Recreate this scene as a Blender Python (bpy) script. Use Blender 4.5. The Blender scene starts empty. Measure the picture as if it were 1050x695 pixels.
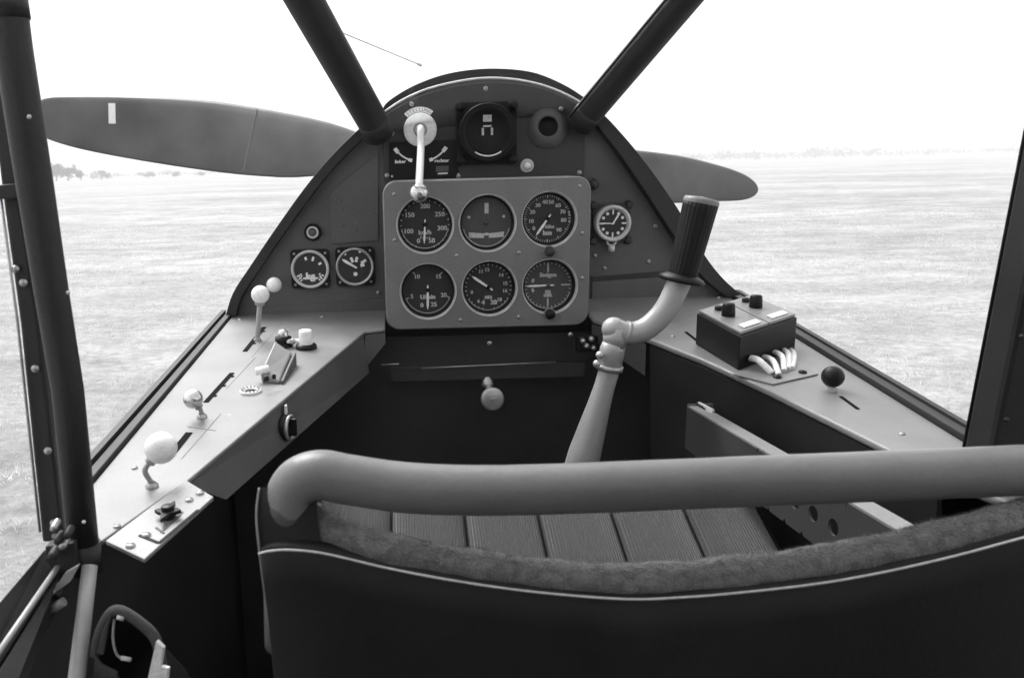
import bpy, math, random
from mathutils import Vector, Matrix, noise
random.seed(7)
S = bpy.context.scene
COL = S.collection
R_ = math.radians
V = Vector

# ------------------------------------------------------------------ camera (solved from the photograph)
F, CX, CY = 850.0, 410.0, 347.5
EYE = V((0, 0, 2.1))
ROT = Matrix.Rotation(math.pi/2 - R_(11.7), 3, 'X') @ Matrix.Rotation(R_(-1.5), 3, 'Z')
cam = bpy.data.cameras.new('camera'); co = bpy.data.objects.new('camera', cam); COL.objects.link(co)
co.matrix_world = Matrix.Translation(EYE) @ ROT.to_4x4()
cam.sensor_width = 36; cam.lens = 36*F/1050; cam.shift_x = (525-CX)/1050
cam.dof.use_dof = True; cam.dof.focus_distance = 1.15; cam.dof.aperture_fstop = 20
cam.clip_start = 0.02; cam.clip_end = 20000
S.camera = co

def ray(px, py): return ROT @ V(((px-CX)/F, (CY-py)/F, -1))
def atY(px, py, Y):
    d = ray(px, py); return EYE + d*(Y/d.y)
def atX(px, py, X):
    d = ray(px, py); return EYE + d*(X/d.x)
def onpl(px, py, P):
    d = ray(px, py); return EYE + d*((P[0]-EYE).dot(P[1])/d.dot(P[1]))

# ------------------------------------------------------------------ materials
MATS = {}
def mat(name, v, rough=.6, metal=0., bump=0., bscale=300., var=.15, vscale=12., spec=.5, wear=0., sheen=0., coat=0., fine=.14, fscale=420.):
    if name in MATS: return MATS[name]
    m = bpy.data.materials.new(name); m.use_nodes = True
    nt = m.node_tree; N = nt.nodes; L = nt.links
    b = N['Principled BSDF']
    b.inputs['Roughness'].default_value = rough; b.inputs['Metallic'].default_value = metal
    b.inputs['Specular IOR Level'].default_value = spec
    b.inputs['Sheen Weight'].default_value = sheen
    b.inputs['Coat Weight'].default_value = coat
    tc = N.new('ShaderNodeTexCoord')
    n1 = N.new('ShaderNodeTexNoise'); n1.inputs['Scale'].default_value = vscale; n1.inputs['Detail'].default_value = 6
    L.new(tc.outputs['Object'], n1.inputs['Vector'])
    r = N.new('ShaderNodeMapRange'); r.inputs['From Min'].default_value = .3; r.inputs['From Max'].default_value = .7
    r.inputs['To Min'].default_value = v*(1-var); r.inputs['To Max'].default_value = v*(1+var)
    L.new(n1.outputs['Fac'], r.inputs['Value'])
    out = r.outputs['Result']
    if wear > 0:
        n3 = N.new('ShaderNodeTexNoise'); n3.inputs['Scale'].default_value = 55; n3.inputs['Detail'].default_value = 8; n3.inputs['Roughness'].default_value = .75
        L.new(tc.outputs['Object'], n3.inputs['Vector'])
        cr = N.new('ShaderNodeMapRange'); cr.inputs['From Min'].default_value = .66; cr.inputs['From Max'].default_value = .72
        cr.inputs['To Min'].default_value = 0; cr.inputs['To Max'].default_value = wear
        L.new(n3.outputs['Fac'], cr.inputs['Value'])
        mx = N.new('ShaderNodeMix'); mx.data_type = 'FLOAT'
        L.new(cr.outputs['Result'], mx.inputs[0]); L.new(out, mx.inputs[2]); mx.inputs[3].default_value = min(.5, v*2.6+.05)
        out = mx.outputs[0]
    if fine > 0:
        n4 = N.new('ShaderNodeTexNoise'); n4.inputs['Scale'].default_value = fscale; n4.inputs['Detail'].default_value = 3; n4.inputs['Roughness'].default_value = .7
        L.new(tc.outputs['Object'], n4.inputs['Vector'])
        r4 = N.new('ShaderNodeMapRange'); r4.inputs['From Min'].default_value = .3; r4.inputs['From Max'].default_value = .7
        r4.inputs['To Min'].default_value = 1-fine; r4.inputs['To Max'].default_value = 1+fine; L.new(n4.outputs['Fac'], r4.inputs['Value'])
        m4 = N.new('ShaderNodeMath'); m4.operation = 'MULTIPLY'; L.new(out, m4.inputs[0]); L.new(r4.outputs[0], m4.inputs[1]); out = m4.outputs[0]
    cmb = N.new('ShaderNodeCombineColor')
    for k in range(3): L.new(out, cmb.inputs[k])
    L.new(cmb.outputs[0], b.inputs['Base Color'])
    rr = N.new('ShaderNodeMapRange'); rr.inputs['To Min'].default_value = max(.03, rough-.1); rr.inputs['To Max'].default_value = min(1, rough+.12)
    L.new(n1.outputs['Fac'], rr.inputs['Value']); L.new(rr.outputs['Result'], b.inputs['Roughness'])
    if bump > 0:
        n2 = N.new('ShaderNodeTexNoise'); n2.inputs['Scale'].default_value = bscale; n2.inputs['Detail'].default_value = 4
        L.new(tc.outputs['Object'], n2.inputs['Vector'])
        bp = N.new('ShaderNodeBump'); bp.inputs['Strength'].default_value = bump; bp.inputs['Distance'].default_value = .002
        L.new(n2.outputs['Fac'], bp.inputs['Height']); L.new(bp.outputs['Normal'], b.inputs['Normal'])
    MATS[name] = m
    return m

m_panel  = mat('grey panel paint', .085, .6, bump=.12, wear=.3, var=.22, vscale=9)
m_box    = mat('grey instrument plate paint', .165, .5, bump=.15, bscale=500, wear=.25, var=.10, vscale=20)
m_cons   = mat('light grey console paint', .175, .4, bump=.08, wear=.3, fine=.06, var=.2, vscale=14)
m_plate  = mat('bare placard metal', .22, .4, metal=.1, var=.1, bump=.05)
m_dark   = mat('dark panel paint', .026, .55, bump=.12, wear=.2, var=.25)
m_black  = mat('black lacquer', .010, .42, spec=.22, bump=.06, var=.25)
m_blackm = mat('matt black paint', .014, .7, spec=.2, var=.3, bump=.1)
m_frame  = mat('dark grey frame paint', .024, .5, spec=.3, bump=.15, wear=.12, var=.2, vscale=25)
m_cabin  = mat('cabin interior black paint', .036, .75, bump=.2, var=.35, vscale=7, wear=.1)
m_dial   = mat('dial black', .022, .6, var=.15)
m_dialg  = mat('dial grey', .06, .6, var=.12)
m_white  = mat('luminous white paint', .78, .6, var=.08, vscale=200)
m_lum    = mat('aged luminous paint', .46, .6, var=.15, vscale=200)
m_ivory  = mat('ivory knob', .82, .32, var=.04, coat=.3)
m_steel  = mat('dull steel', .42, .42, metal=.75, var=.2, vscale=60, bump=.08)
m_bright = mat('bright steel', .62, .25, metal=.9, var=.1, vscale=80)
m_alu    = mat('aluminium paint', .34, .4, metal=.15, var=.12, vscale=14, bump=.04, wear=.2, fine=.05)
m_edge   = mat('bare metal edge', .55, .4, metal=.1, var=.15, vscale=60)
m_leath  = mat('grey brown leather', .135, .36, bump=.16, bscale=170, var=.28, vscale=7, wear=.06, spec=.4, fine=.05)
m_leath_shade = mat('leather with painted shade', .075, .5, bump=.2, bscale=300, var=.25, vscale=14, spec=.25, fine=.06)  # bar leather darkened, shade of the lower corner put into the colour
m_leathd = mat('dark leatherette', .014, .65, spec=.18, bump=.12, bscale=350, var=.25, vscale=15)
m_plush  = mat('plush trim', .13, .95, bump=1.0, bscale=700, var=.45, vscale=160, sheen=.5)
m_pipe   = mat('pale piping cord', .42, .6, var=.15, vscale=200)
m_rubber = mat('black rubber', .007, .5, spec=.25, var=.2, bump=.1)
m_cable  = mat('white cable sleeve', .7, .5, var=.08, vscale=100)
m_tan    = mat('canvas pouch', .06, .8, bump=.4, var=.2, vscale=40)
m_slot   = mat('slot shadow black', .008, .95, spec=.05)
m_wire   = mat('wire', .3, .6)
m_bark   = mat('bark', .12, .9, bump=.3, bscale=10, vscale=3)

def cloth_mat():
    m = mat('pleated seat cloth', .025, .9, bump=.15, bscale=650, var=.15, vscale=30, sheen=.3, fine=.45, fscale=420.)
    nt = m.node_tree; N = nt.nodes; L = nt.links
    b = N['Principled BSDF']; bp = [n for n in N if n.type == 'BUMP'][0]
    tc = [n for n in N if n.type == 'TEX_COORD'][0]
    w = N.new('ShaderNodeTexWave'); w.inputs['Scale'].default_value = 115; w.inputs['Distortion'].default_value = .9; w.inputs['Detail'].default_value = 3; w.inputs['Detail Scale'].default_value = 3
    w.bands_direction = 'X'; L.new(tc.outputs['Object'], w.inputs['Vector'])
    b2 = N.new('ShaderNodeBump'); b2.inputs['Strength'].default_value = .6; b2.inputs['Distance'].default_value = .002
    L.new(w.outputs['Fac'], b2.inputs['Height']); L.new(bp.outputs['Normal'], b2.inputs['Normal']); L.new(b2.outputs['Normal'], b.inputs['Normal'])
    src = b.inputs['Base Color'].links[0].from_socket
    mr = N.new('ShaderNodeMapRange'); mr.inputs['To Min'].default_value = .78; mr.inputs['To Max'].default_value = 1.15; L.new(w.outputs['Fac'], mr.inputs['Value'])
    mv = N.new('ShaderNodeVectorMath'); mv.operation = 'SCALE'; L.new(src, mv.inputs[0]); L.new(mr.outputs[0], mv.inputs['Scale']); L.new(mv.outputs[0], b.inputs['Base Color'])
    return m
m_cloth = cloth_mat()

def glass_mat():
    m = bpy.data.materials.new('window glazing'); m.use_nodes = True
    nt = m.node_tree; N = nt.nodes; L = nt.links; N.clear()
    o = N.new('ShaderNodeOutputMaterial'); t = N.new('ShaderNodeBsdfTransparent'); g = N.new('ShaderNodeBsdfGlossy')
    g.inputs['Roughness'].default_value = .02; g.inputs['Color'].default_value = (.8, .8, .8, 1)
    t.inputs['Color'].default_value = (.97, .97, .97, 1)
    f = N.new('ShaderNodeFresnel'); f.inputs['IOR'].default_value = 1.2
    mx = N.new('ShaderNodeMixShader'); L.new(f.outputs[0], mx.inputs[0]); L.new(t.outputs[0], mx.inputs[1]); L.new(g.outputs[0], mx.inputs[2])
    L.new(mx.outputs[0], o.inputs[0]); return m
m_glass = glass_mat()

# ------------------------------------------------------------------ mesh builder
ORG = {}
class MB:
    def __init__(s): s.v = []; s.f = []; s.mi = []; s.sm = []
    def add(s, vs, fs, mi=0, smooth=False):
        o = len(s.v); s.v += [V(p) for p in vs]
        for f in fs: s.f.append([i+o for i in f]); s.mi.append(mi); s.sm.append(smooth)
        return s
    def box(s, c, size, M=None, mi=0):
        c = V(c); x, y, z = [a/2 for a in size]; M = M or Matrix.Identity(3)
        vs = [c + M @ V((sx*x, sy*y, sz*z)) for sx in (-1, 1) for sy in (-1, 1) for sz in (-1, 1)]
        return s.add(vs, [(0,1,3,2),(4,6,7,5),(0,4,5,1),(2,3,7,6),(0,2,6,4),(1,5,7,3)], mi)
    def slab(s, pts, off, mi=0):          # polygon extruded by a vector
        pts = [V(p) for p in pts]; n = len(pts); off = V(off)
        vs = pts + [p+off for p in pts]
        fs = [list(range(n)), list(range(2*n-1, n-1, -1))] + [(i, i+n, (i+1) % n+n, (i+1) % n) for i in range(n)]
        return s.add(vs, fs, mi)
    def tube(s, pts, r, n=16, cap=True, mi=0, mod=None):
        pts = [V(p) for p in pts]; k = len(pts)
        rs = r if isinstance(r, (list, tuple)) else [r]*k
        T = [(pts[min(i+1, k-1)]-pts[max(i-1, 0)]).normalized() for i in range(k)]
        u = T[0].orthogonal().normalized(); vs = []
        for i in range(k):
            u = (u - T[i]*u.dot(T[i])).normalized(); w = T[i].cross(u)
            for j in range(n):
                a = 2*math.pi*j/n; q = rs[i]*(mod(i, j) if mod else 1)
                vs.append(pts[i] + (u*math.cos(a)+w*math.sin(a))*q)
        fs = [(i*n+j, i*n+(j+1) % n, (i+1)*n+(j+1) % n, (i+1)*n+j) for i in range(k-1) for j in range(n)]
        s.add(vs, fs, mi, True)
        if cap:
            b = len(s.v)-len(vs)
            for ring in (list(range(n-1, -1, -1)), [(k-1)*n+j for j in range(n)]):
                s.f.append([i+b for i in ring]); s.mi.append(mi); s.sm.append(False)
        return s
    def lathe(s, prof, o, ax, n=32, mi=0, smooth=True):   # profile (radius, height along the axis)
        o = V(o); ax = V(ax).normalized(); u = ax.orthogonal().normalized(); w = ax.cross(u); vs = []; k = len(prof)
        for r, h in prof:
            for j in range(n):
                a = 2*math.pi*j/n; vs.append(o+ax*h+(u*math.cos(a)+w*math.sin(a))*max(r, 1e-5))
        fs = [(i*n+j, i*n+(j+1) % n, (i+1)*n+(j+1) % n, (i+1)*n+j) for i in range(k-1) for j in range(n)]
        return s.add(vs, fs, mi, smooth)
    def ball(s, c, r, n=28, mi=0, sq=1.0):
        return s.lathe([(r*math.sin(math.pi*i/16), -r*sq*math.cos(math.pi*i/16)) for i in range(17)], c, (0, 0, 1), n, mi)
    def disc(s, o, ax, r, n=40, mi=0):
        o = V(o); ax = V(ax).normalized(); u = ax.orthogonal().normalized(); w = ax.cross(u)
        return s.add([o+(u*math.cos(2*math.pi*j/n)+w*math.sin(2*math.pi*j/n))*r for j in range(n)], [list(range(n))], mi)
    def mesh(s, name, mats, org=V((0, 0, 0))):
        me = bpy.data.meshes.new(name); me.from_pydata([tuple(p-org) for p in s.v], [], s.f)
        for m in mats: me.materials.append(m)
        me.polygons.foreach_set('material_index', s.mi); me.polygons.foreach_set('use_smooth', s.sm)
        me.update()
        import bmesh
        bm = bmesh.new(); bm.from_mesh(me); bmesh.ops.remove_doubles(bm, verts=bm.verts, dist=1e-6)
        bmesh.ops.recalc_face_normals(bm, faces=bm.faces); bm.to_mesh(me); bm.free()
        return me

def tag(o, label=None, cat=None, group=None, kind=None):
    for k, v in (('label', label), ('category', cat), ('group', group), ('kind', kind)):
        if v: o[k] = v
    return o
def thing(name, label, cat, loc, group=None):
    o = bpy.data.objects.new(name, None); COL.objects.link(o); o.location = loc; o.empty_display_size = .02
    ORG[o.name] = V(loc); return tag(o, label, cat, group)
def part(name, mb, m, parent=None, bevel=0, seg=2, label=None, org=None):
    mats = m if isinstance(m, (list, tuple)) else [m]
    base = ORG[parent.name] if parent else V((0, 0, 0))
    og = base if org is None else V(org)
    o = bpy.data.objects.new(name, mb.mesh(name, mats, og)); COL.objects.link(o)
    o.location = og-base if parent else og
    if parent: o.parent = parent
    ORG[o.name] = og
    if bevel:
        b = o.modifiers.new('bevel', 'BEVEL'); b.width = bevel; b.segments = seg; b.limit_method = 'ANGLE'; b.angle_limit = R_(40)
    if label: o['label'] = label
    return o
def spline(P, n=8):
    P = [V(p) for p in P]; out = []
    for i in range(len(P)-1):
        a, b, c, d = P[max(i-1, 0)], P[i], P[i+1], P[min(i+2, len(P)-1)]
        for k in range(n):
            t = k/n
            out.append(.5*((2*b)+(c-a)*t+(2*a-5*b+4*c-d)*t*t+(3*b-a-3*c+d)*t**3))
    return out+[P[-1]]

TXT = {}
def text_geo(txt, size):
    if txt not in TXT:
        c = bpy.data.curves.new('lettering', 'FONT'); c.body = txt; c.align_x = 'CENTER'; c.align_y = 'CENTER'; c.size = 1; c.resolution_u = 2
        o = bpy.data.objects.new('lettering', c); COL.objects.link(o)
        me = bpy.data.meshes.new_from_object(o.evaluated_get(bpy.context.evaluated_depsgraph_get()))
        TXT[txt] = ([v.co.copy() for v in me.vertices], [list(p.vertices) for p in me.polygons])
        bpy.data.objects.remove(o); bpy.data.curves.remove(c); bpy.data.meshes.remove(me)
    v, f = TXT[txt]
    return [p*size for p in v], f
def write(mb, txt, o, size, u=V((1, 0, 0)), w=V((0, 0, 1)), mi=0, bold=0):
    v, f = text_geo(txt, size)
    for d in ([(0, 0)] + ([(bold, 0), (0, bold), (-bold, 0)] if bold else [])):
        mb.add([V(o)+u*(p.x+d[0])+w*(p.y+d[1])+u.cross(w)*(.00001*(d[0] != 0)+.00002*(d[1] != 0)) for p in v], f, mi)

# ------------------------------------------------------------------ reference planes of the cockpit
PY = 1.22                         # bulkhead plane
BY = 1.13                         # face of the grey instrument box
A = atY(240, 322, PY); B = atX(100, 490, A.x)
A2 = atY(745, 302, PY); B2 = atX(985, 450, A2.x)
NL = (B-A).cross(V((1, 0, 0))).normalized(); NL = NL if NL.z > 0 else -NL
NR = (B2-A2).cross(V((1, 0, 0))).normalized(); NR = NR if NR.z > 0 else -NR
LP, RP = (A, NL), (A2, NR)
def lp(px, py, h=0.): return onpl(px, py, (A+NL*h, NL))
def rp(px, py, h=0.): return onpl(px, py, (A2+NR*h, NR))
def k_at(Y): return Y*.995/F     # metres per photo pixel near that depth

# ------------------------------------------------------------------ bulkhead / instrument panel
PX = [(236,326),(244,300),(262,272),(285,238),(318,192),(350,155),(392,117),(425,97),(460,86),(500,80.5),(540,84),(575,95),(606,114),(640,150),(668,186),(694,225),(715,262),(735,287),(757,306)]
OUT = spline([atY(x, y, PY) for x, y in PX], 5)
panel = thing('dashboard', 'grey arched instrument panel board across the front of the cockpit', 'dashboard', atY(500, 318, PY))
low = [V((A2.x+.02, PY, 1.80)), V((A.x-.005, PY, 1.80))]
part('panel_board', MB().slab(OUT+low, (0, .006, 0)), m_panel, panel)
# dark upper plate, 6 mm proud
tops = [p for p in OUT if atY(389, 100, PY).x <= p.x <= atY(604, 100, PY).x]
up = [V((p.x, PY-.006, p.z-.006)) for p in tops]
up = [V((up[0].x, PY-.006, atY(389, 186, PY).z))] + up + [V((up[-1].x, PY-.006, atY(604, 184, PY).z))]
part('upper_plate', MB().slab(up, (0, .005, 0)), m_dark, panel, bevel=.0008)
# bright arch edging and the dark bow behind it
part('edge_strip', MB().tube([V((p.x, PY-.004, p.z)) for p in tops], .0016, 8), m_edge, panel)
def ribbon(mb, curve, w_in, y0, y1, w_out=0.):
    n = len(curve); L1 = []; L2 = []
    for i in range(n):
        t = (curve[min(i+1, n-1)]-curve[max(i-1, 0)]).normalized(); nn = V((-t.z, 0, t.x))   # outward (up) for a left-to-right arch
        wi = w_in(i/(n-1)) if callable(w_in) else w_in
        L1.append(curve[i]+nn*w_out); L2.append(curve[i]-nn*wi)
    vs = []
    for i in range(n):
        for q, y in ((L1[i], y0), (L1[i], y1), (L2[i], y1), (L2[i], y0)): vs.append(V((q.x, y, q.z)))
    fs = [(4*i+j, 4*i+(j+1) % 4, 4*i+4+(j+1) % 4, 4*i+4+j) for i in range(n-1) for j in range(4)]
    fs += [(3, 2, 1, 0), tuple(4*(n-1)+j for j in range(4))]
    mb.add(vs, fs)
bow = spline([atY(x, y, 1.30) for x, y in [(392,116),(398,106),(424,90),(458,78),(498,73),(540,76),(572,88),(596,103),(606,113)]], 5)
b = MB(); ribbon(b, bow, .014, 1.27, 1.33); part('coaming_bow', b, m_frame, panel)
iL = [i for i, p in enumerate(OUT) if p.x < atY(394, 100, PY).x]; iR = [i for i, p in enumerate(OUT) if p.x > atY(602, 100, PY).x]
b = MB(); ribbon(b, [OUT[i] for i in iL], .010, PY-.022, PY+.03, .004)
part('side_rim', b, m_frame, panel, bevel=.001)
b = MB(); ribbon(b, [OUT[i] for i in iR], lambda t: .011+.010*math.sin(math.pi*min(1, t*1.1)), PY-.022, PY+.03, .004)
part('side_rim', b, m_frame, panel, bevel=.001)
# access cover and seams on the left wing of the board
def onP(px, py, d=.003): return V((*atY(px, py, PY-d).xz,)).to_3d() if 0 else (lambda q: V((q.x, PY-d, q.z)))(atY(px, py, PY-d))
part('access_cover', MB().slab([onP(338,198), onP(388,156), onP(388,247), onP(340,250)], (0, .0025, 0)), m_panel, panel, bevel=.0006)
part('lower_strip', MB().slab([onP(247,316), onP(396,307), onP(398,326), onP(242,330)], (0, .0025, 0)), m_panel, panel, bevel=.0006)
part('lower_strip', MB().slab([onP(607,289), onP(727,280), onP(744,302), onP(607,312)], (0, .0025, 0)), m_panel, panel, bevel=.0006)
part('hinge_strip', MB().slab([onP(607,284,.004), onP(690,278,.004), onP(692,282,.004), onP(607,288,.004)], (0, .0035, 0)), m_dark, panel)
# screws
sc = MB().lathe([(0, -.0022), (.0024, -.0022), (.0034, -.0010), (.0034, .001)], (0, 0, 0), (0, 1, 0), 14); sc.box((0, -.0023, 0), (.005, .0004, .0007), mi=1)
sc_me = sc.mesh('screw', [m_steel, m_black])
def screw(px, py, Y, parent, s=1.):
    q = atY(px, py, Y); o = bpy.data.objects.new('screw', sc_me); COL.objects.link(o); o.parent = parent
    o.location = V((q.x, Y, q.z))-ORG[parent.name]; o.rotation_euler = (0, random.uniform(0, 3), 0); o.scale = (s, s, s)
for x, y in [(498,91),(422,107),(575,112),(402,137),(397,180),(594,177),(470,181)]: screw(x, y, PY-.006, panel, 1.0)
for x, y in [(352,215),(352,232),(350,206),(366,236),(610,262),(300,225),(620,275),(665,268),(262,300),(388,300),(648,170),(672,232)]: screw(x, y, PY-.001, panel, .9)

# ------------------------------------------------------------------ grey instrument plate with six round cut-outs
G = [(436,231,28.5),(500,229,28.5),(563.5,225,27.5),(439,299,28.5),(502,296,28),(564,294,28)]
kb = k_at(BY)
GC = [atY(x, y, BY) for x, y, r in G]; GR = [r*kb*1.0 for x, y, r in G]
c00, c10, c01, c11 = atY(400,337,BY), atY(603.5,331,BY), atY(392.5,189,BY), atY(602,182,BY)
x0, x1 = (c00.x+c01.x)/2, (c10.x+c11.x)/2; z0, z1 = (c00.z+c10.z)/2, (c01.z+c11.z)/2
plate = thing('instrument_plate', 'mid grey raised plate with rounded corners holding six round gauges', 'instrument plate', V(((x0+x1)/2, BY, z0)))
xs = [x0, (GC[0].x+GC[1].x+GC[3].x+GC[4].x)/4, (GC[1].x+GC[2].x+GC[4].x+GC[5].x)/4, x1]
zm = sum(g.z for g in GC)/6; zs = [zm, z1, z0, zm]
rc = .016
def rr_dist(c, a):
    d = V((math.cos(a), math.sin(a)))
    def inside(t):
        x, z = c.x+d.x*t, c.z+d.y*t
        if x < x0 or x > x1 or z < z0 or z > z1: return False
        for cx, sx in ((x0+rc, -1), (x1-rc, 1)):
            for cz, sz in ((z0+rc, -1), (z1-rc, 1)):
                if (x-cx)*sx > 0 and (z-cz)*sz > 0 and math.hypot(x-cx, z-cz) > rc: return False
        return True
    lo, hi = 0, .5
    for _ in range(30):
        m = (lo+hi)/2
        if inside(m): lo = m
        else: hi = m
    return lo
b = MB(); rim = []
for i in range(6):
    c, r = GC[i], GR[i]*1.05; colm, row = i % 3, i//3
    X0, X1 = xs[colm], xs[colm+1]; Z0, Z1 = (zm, z1) if row == 0 else (z0, zm)
    an = [2*math.pi*k/72 for k in range(72)] + [math.atan2(z-c.z, x-c.x) % (2*math.pi) for x in (X0, X1) for z in (Z0, Z1)]
    for x in (x0, x1):
        for z in (z0, z1):
            sx = 1 if x == x0 else -1; sz = 1 if z == z0 else -1
            for q in range(9):
                t = math.pi/2*q/8; px_, pz_ = x+sx*rc*(1-math.cos(t)), z+sz*rc*(1-math.sin(t))
                if X0-1e-6 <= px_ <= X1+1e-6 and Z0-1e-6 <= pz_ <= Z1+1e-6: an.append(math.atan2(pz_-c.z, px_-c.x) % (2*math.pi))
    an = sorted(set(round(a, 5) for a in an)); n = len(an); vs = []
    for a in an:
        dx, dz = math.cos(a), math.sin(a)
        t = min(((X1-c.x)/dx if dx > 1e-9 else (X0-c.x)/dx if dx < -1e-9 else 9), ((Z1-c.z)/dz if dz > 1e-9 else (Z0-c.z)/dz if dz < -1e-9 else 9))
        t = min(t, rr_dist(c, a))
        vs += [V((c.x+dx*r, BY, c.z+dz*r)), V((c.x+dx*t, BY, c.z+dz*t)), V((c.x+dx*r, BY+.020, c.z+dz*r))]
    fs = []
    for k in range(n):
        k2 = (k+1) % n; fs += [(3*k, 3*k2, 3*k2+1, 3*k+1), (3*k, 3*k+2, 3*k2+2, 3*k2)]
    b.add(vs, fs)
part('face_plate', b, m_box, plate)
def rrect(x0, x1, z0, z1, r, n=8):
    P = []
    for cx, cz, a0 in ((x1-r, z1-r, 0), (x0+r, z1-r, 90), (x0+r, z0+r, 180), (x1-r, z0+r, 270)):
        P += [(cx+r*math.cos(R_(a0+90*k/n)), cz+r*math.sin(R_(a0+90*k/n))) for k in range(n+1)]
    return P
o1 = rrect(x0, x1, z0, z1, rc); o2 = rrect(x0-.003, x1+.003, z0-.003, z1+.003, rc+.003)
n = len(o1); b = MB()
rings = [[V((x, BY, z)) for x, z in o1], [V((x, BY-.0004, z)) for x, z in rrect(x0-.0008, x1+.0008, z0-.0008, z1+.0008, rc+.0008)], [V((x, BY+.0025, z)) for x, z in o2], [V((x, PY-.007, z)) for x, z in o2]]
vs = [p for r in rings for p in r]
b.add(vs, [(q*n+k, q*n+(k+1) % n, (q+1)*n+(k+1) % n, (q+1)*n+k) for q in range(3) for k in range(n)], 0, True)
part('plate_rim', b, m_box, plate)
for x, y in [(404.5,246),(597,239),(472,328),(532,325),(404,199),(594,191),(468,262),(532,259),(597,285)]: screw(x, y, BY, plate, .75)

# ------------------------------------------------------------------ gauges
GRP = 'round gauges in the raised grey plate'
def pol(c, r, a, y): return V((c.x+r*math.sin(R_(a)), y, c.z+r*math.cos(R_(a))))
def tick(mb, c, r0, r1, a, w, y, mi=1):
    d = V((math.sin(R_(a)), 0, math.cos(R_(a)))); s = V((d.z, 0, -d.x))*w/2
    p0, p1 = V((c.x, y, c.z))+d*r0, V((c.x, y, c.z))+d*r1
    mb.add([p0-s, p1-s, p1+s, p0+s], [(0, 1, 2, 3)], mi)
def arc(mb, c, r, w, a0, a1, y, mi=1, n=20):
    vs = []
    for k in range(n+1):
        a = a0+(a1-a0)*k/n; vs += [pol(c, r-w/2, a, y), pol(c, r+w/2, a, y)]
    mb.add(vs, [(2*k, 2*k+1, 2*k+3, 2*k+2) for k in range(n)], mi)
def needle(mb, c, r, a, w, y, tail=.25):
    d = V((math.sin(R_(a)), 0, math.cos(R_(a)))); s = V((d.z, 0, -d.x))*w/2; o = V((c.x, y, c.z))
    mb.slab([o-d*r*tail-s*.6, o+d*r*.62-s, o+d*r*.8-s*.9, o+d*r, o+d*r*.8+s*.9, o+d*r*.62+s, o-d*r*tail+s*.6], (0, .0006, 0))
def gauge(i, name, label, dialm, marks, needles, cat='gauge'):
    c, r = GC[i], GR[i]; t = thing(name, label, cat, V((c.x, BY+.01, c.z)), GRP)
    part('bezel', MB().lathe([(r*1.045, -.0006), (r*1.035, -.0009), (r*1.02, 0), (r*.985, .006), (r*.975, .0065)], V((c.x, BY, c.z)), (0, 1, 0), 56), [m_edge], t)
    part('bezel_ring', MB().lathe([(r*.976, .006), (r*.965, .0135), (r*.935, .0142), (r*.91, .0138), (r*.90, .0165)], V((c.x, BY, c.z)), (0, 1, 0), 56), [m_black], t)
    d = MB(); d.disc(V((c.x, BY+.0165, c.z)), (0, -1, 0), r*.965, 56)
    marks(d, V((c.x, 0, c.z)), r*.9, BY+.0161)
    part('dial', d, [dialm, m_lum, m_dialg], t)
    for a, L, w in needles:
        b = MB(); needle(b, c, r*L, a, w*r, BY+.0135); part('needle', b, m_white, t)
    part('hub', MB().lathe([(0, -.001), (r*.07, -.001), (r*.08, .0025)], V((c.x, BY+.0128, c.z)), (0, 1, 0), 16), m_dialg if dialm == m_dialg else m_black, t)
    return t
def lab(d, c, r, y, items, s=.21, rr=.74, bold=.0):
    for a, tx in items: write(d, tx, pol(c, r*rr, a, y), r*s*1.22, mi=1, bold=r*.012)
def mk_speed(d, c, r, y):
    for k in range(25):
        a = -158+316*k/24; tick(d, c, r*.93, r*(1.0), a, r*(.03 if k % 2 else .045), y)
    arc(d, c, r*.96, r*.03, 100, 260, y)
    lab(d, c, r, y, [(-158,'0'),(-112,'100'),(-58,'150'),(2,'200'),(58,'250'),(104,'300'),(158,'50')], .22, .72)
    write(d, 'km/h', V((c.x+.0, y, c.z-r*.33)), r*.26, mi=1, bold=r*.01); write(d, 'Fahrt', V((c.x, y, c.z-r*.54)), r*.2, mi=1)
def mk_turn(d, c, r, y):
    d.slab([V((c.x-r*.07, y-.0006, c.z+r*.36)), V((c.x+r*.09, y-.0006, c.z+r*.36)), V((c.x+r*.09, y-.0006, c.z+r*.78)), V((c.x-r*.07, y-.0006, c.z+r*.78))], (0, .0004, 0), 1)
    arc(d, c, r*.96, r*.035, 105, 255, y, 1)
    for a in (72, -72): d.disc(pol(c, r*.74, a, y), (0, -1, 0), r*.06, 14, 1)
    P = [(-.72, -.38), (-.1, -.44), (-.1, -.62), (-.70, -.60)]
    for sg in (1, -1): d.slab([V((c.x+sg*x*r, y-.0006, c.z+z*r)) for x, z in P], (0, .0004, 0), 1)
    tick(d, c, r*.42, r*.52, 180, r*.2, y, 1)
def mk_alt(d, c, r, y):
    for k in range(60):
        tick(d, c, r*(.90 if k % 5 else .86), r*.98, k*6, r*(.025 if k % 5 else .045), y)
    lab(d, c, r, y, [(-125,'0'),(-98,'10'),(-66,'20'),(-36,'30'),(-9,'40'),(13,'50'),(40,'60'),(68,'70'),(97,'80'),(135,'90')], .19, .69)
    write(d, 'Höhe', V((c.x+r*.05, y, c.z-r*.34)), r*.22, mi=1, bold=r*.01); write(d, 'km', V((c.x, y, c.z-r*.6)), r*.3, mi=1, bold=r*.02)
    for a in (75, 82, 98): d.disc(pol(c, r*.93, a, y-.0002), (0, -1, 0), r*.045, 10, 1)
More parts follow.
